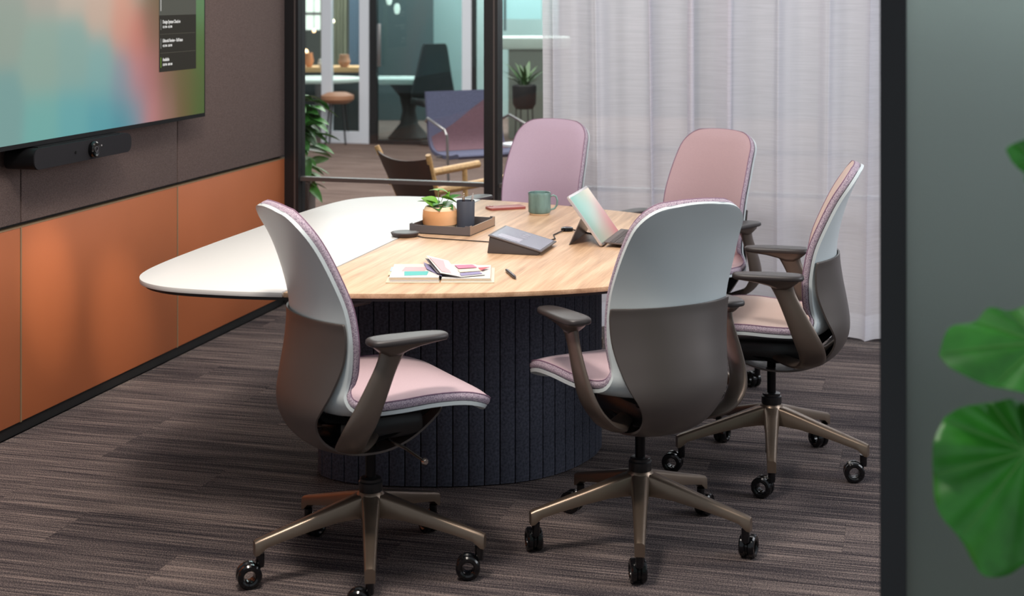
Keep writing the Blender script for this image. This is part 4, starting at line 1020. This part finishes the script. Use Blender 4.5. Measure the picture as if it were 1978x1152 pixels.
MB().box(-.24, .24, -.45, .04, .40, .47).build('seat', 'seat_black', hc, bevel=.02); MB().lathe([(0, 0), (.24, 0), (.24, .02), (.03, .05), (.03, .4), (0, .4)], 20, tr(0, -.2, 0)).build('pedestal', 'seat_black', hc)
# right of the post: far windows, stone slab top, planter on legs
w4 = thing_at('teal_window', .0, 18.3, 'teal tinted far window above the pale counter', 'window')
MB().box(-.25, .35, 0, .04, 1.24, 2.6).build('pane', 'window_teal', w4, smooth=False); MB().box(-.10, -.07, -.01, .05, 1.1, 2.6).build('frame', 'dark_wall', w4, smooth=False)
ps = thing_at('pale_counter', .08, 16.6, 'pale stone topped counter behind the black planter', 'counter')
MB().box(-.30, .55, -.3, .3, .95, 1.08).build('worktop', 'pale_top', ps, bevel=.02); MB().box(-.12, .53, -.26, .26, 0, .95).build('base', 'grey_wall', ps, smooth=False)
pb = thing_at('potted_palm', .10, 12.4, 'small palm in a black planter on thin legs beyond the glass', 'plant')
MB().lathe([(0, .62), (.07, .62), (.095, .66), (.10, .81), (.096, .815), (.085, .80), (0, .80)], 28).build('planter', 'planter_black', pb)
for k in range(4): MB().sweep([(.07*math.cos(k*PI/2+.4), .07*math.sin(k*PI/2+.4), .66), (.095*math.cos(k*PI/2+.4), .095*math.sin(k*PI/2+.4), 0)], [.006]*2, n=6).build('leg', 'planter_black', pb)
for k in range(20):
    place_leaf(pb, (rl.uniform(-.03, .03), rl.uniform(-.03, .03), .80), k*360/20+rl.uniform(-10, 10), rl.uniform(40, 80), rl.uniform(.16, .26), rl.uniform(.010, .016), 'leaf_dark', 0, .4, heart=False, n=7, m_=3)
sc = thing_at('side_table', .06, 10.6, 'small white topped side table beside the slate armchair', 'table')
MB().lathe([(0, .50), (.12, .50), (.125, .505), (.125, .52), (0, .52)], 28).build('tabletop', 'door_white', sc); MB().lathe([(0, 0), (.11, 0), (.11, .012), (.014, .02), (.014, .5), (0, .5)], 20).build('pedestal', 'black_frame', sc)
# ------------------------------------------------------------------ foreground plant at right
fg = thing_at('foreground_plant', .80, 1.92, 'large glossy green leaves at the right edge in front of the smoked glass', 'plant')
MB().lathe([(0, 0), (.11, 0), (.15, .28), (.155, .30), (.14, .30), (.13, .27), (0, .27)], 32).build('pot', 'planter_black', fg); MB().lathe([(0, .27), (.131, .27), (.131, .275), (0, .28)], 20).build('soil', 'soil', fg)
def big_leaf(pts_stem, attach, polar, face, cup, name='leaf', nv=9, k=1.9/2950, puff=.014):
    """polar: (angle deg, radius px at this distance) around the point where the stalk joins"""
    MB().sweep(pts_stem, [.005]*len(pts_stem), n=8).build('stem', 'stem_green', fg)
    A = np.array([p[0] for p in polar], float); Rr = np.array([p[1] for p in polar], float)*k
    def rad(a): return np.interp(a % 360, np.concatenate([A-360, A, A+360]), np.tile(Rr, 3))
    def pt(a, r):
        R_ = rad(a); ang = math.radians(a); ripple = math.cos(nv*math.radians(a)*1.0)
        sc_ = 1+.025*ripple*r**4
        return (r*R_*sc_*math.cos(ang), r*R_*sc_*math.sin(ang), -cup*R_*r*r + puff*ripple*r*(1-.35*r))
    nr, na = 14, 144
    V = [[pt(360*j/na, max(i/nr, .01)) for j in range(na)] for i in range(nr+1)]
    bt = [[(x, y, z-.0012) for x, y, z in r] for r in V]
    mb = MB(); mb.grid(V, close_u=True); mb.grid([r[::-1] for r in bt], close_u=True); mb.add(V[0], [tuple(range(na))]); mb.grid([V[-1], bt[-1]], close_u=True)
    o = mb.build(name, 'leaf_big', fg, angle=70); o.matrix_local = tr(*attach) @ face
    ve = MB()
    for q in range(nv):
        a = 360*(q+.5)/nv
        ve.sweep([tuple(np.array(pt(a, r))+np.array([0, 0, .0004])) for r in (.02, .2, .4, .6, .8, .95)], [.0022, .002, .0017, .0014, .001, .0006], n=6)
    ve.build('vein', 'leaf_vein', o)
FX = rot('X', PI/2)          # leaf plane upright, facing the doorway
def L_(px, py, b): return ((px-989)/2950*b-.80, b-1.92, CH-(py+18)/2950*b)
main_ = [(0, 95), (40, 110), (75, 92), (95, 95), (118, 104), (139, 124), (160, 165), (185, 176), (209, 200), (226, 212), (238, 226), (249, 248), (262, 236), (272, 212), (290, 190), (320, 160), (345, 110)]
big_leaf([(0, 0, .275), (.06, .04, .6), (.0, .05, .95), L_(1985, 872, 1.93)], L_(1985, 872, 1.92), main_, rot('Z', math.radians(-10)) @ rot('X', math.radians(-14)) @ FX, .16, nv=10, puff=.018)
big_leaf([(0, 0, .275), (.0, .05, .7), (.03, .05, 1.0), L_(2010, 668, 1.93)], L_(2010, 665, 1.92), [(0, 120), (45, 120), (90, 125), (135, 135), (165, 175), (180, 200), (195, 190), (225, 145), (270, 130), (315, 120)], rot('X', math.radians(-62)) @ FX, .10, nv=9, puff=.006)
big_leaf([(0, 0, .275), (.02, .05, .8), (.05, .05, 1.2), L_(2010, 320, 1.93)], L_(2005, 315, 1.92), [(0, 70), (60, 60), (110, 50), (140, 62), (155, 70), (180, 44), (215, 40), (260, 60), (300, 70)], rot('Z', math.radians(20)) @ rot('X', math.radians(-20)) @ FX, .12, nv=7, puff=.006)
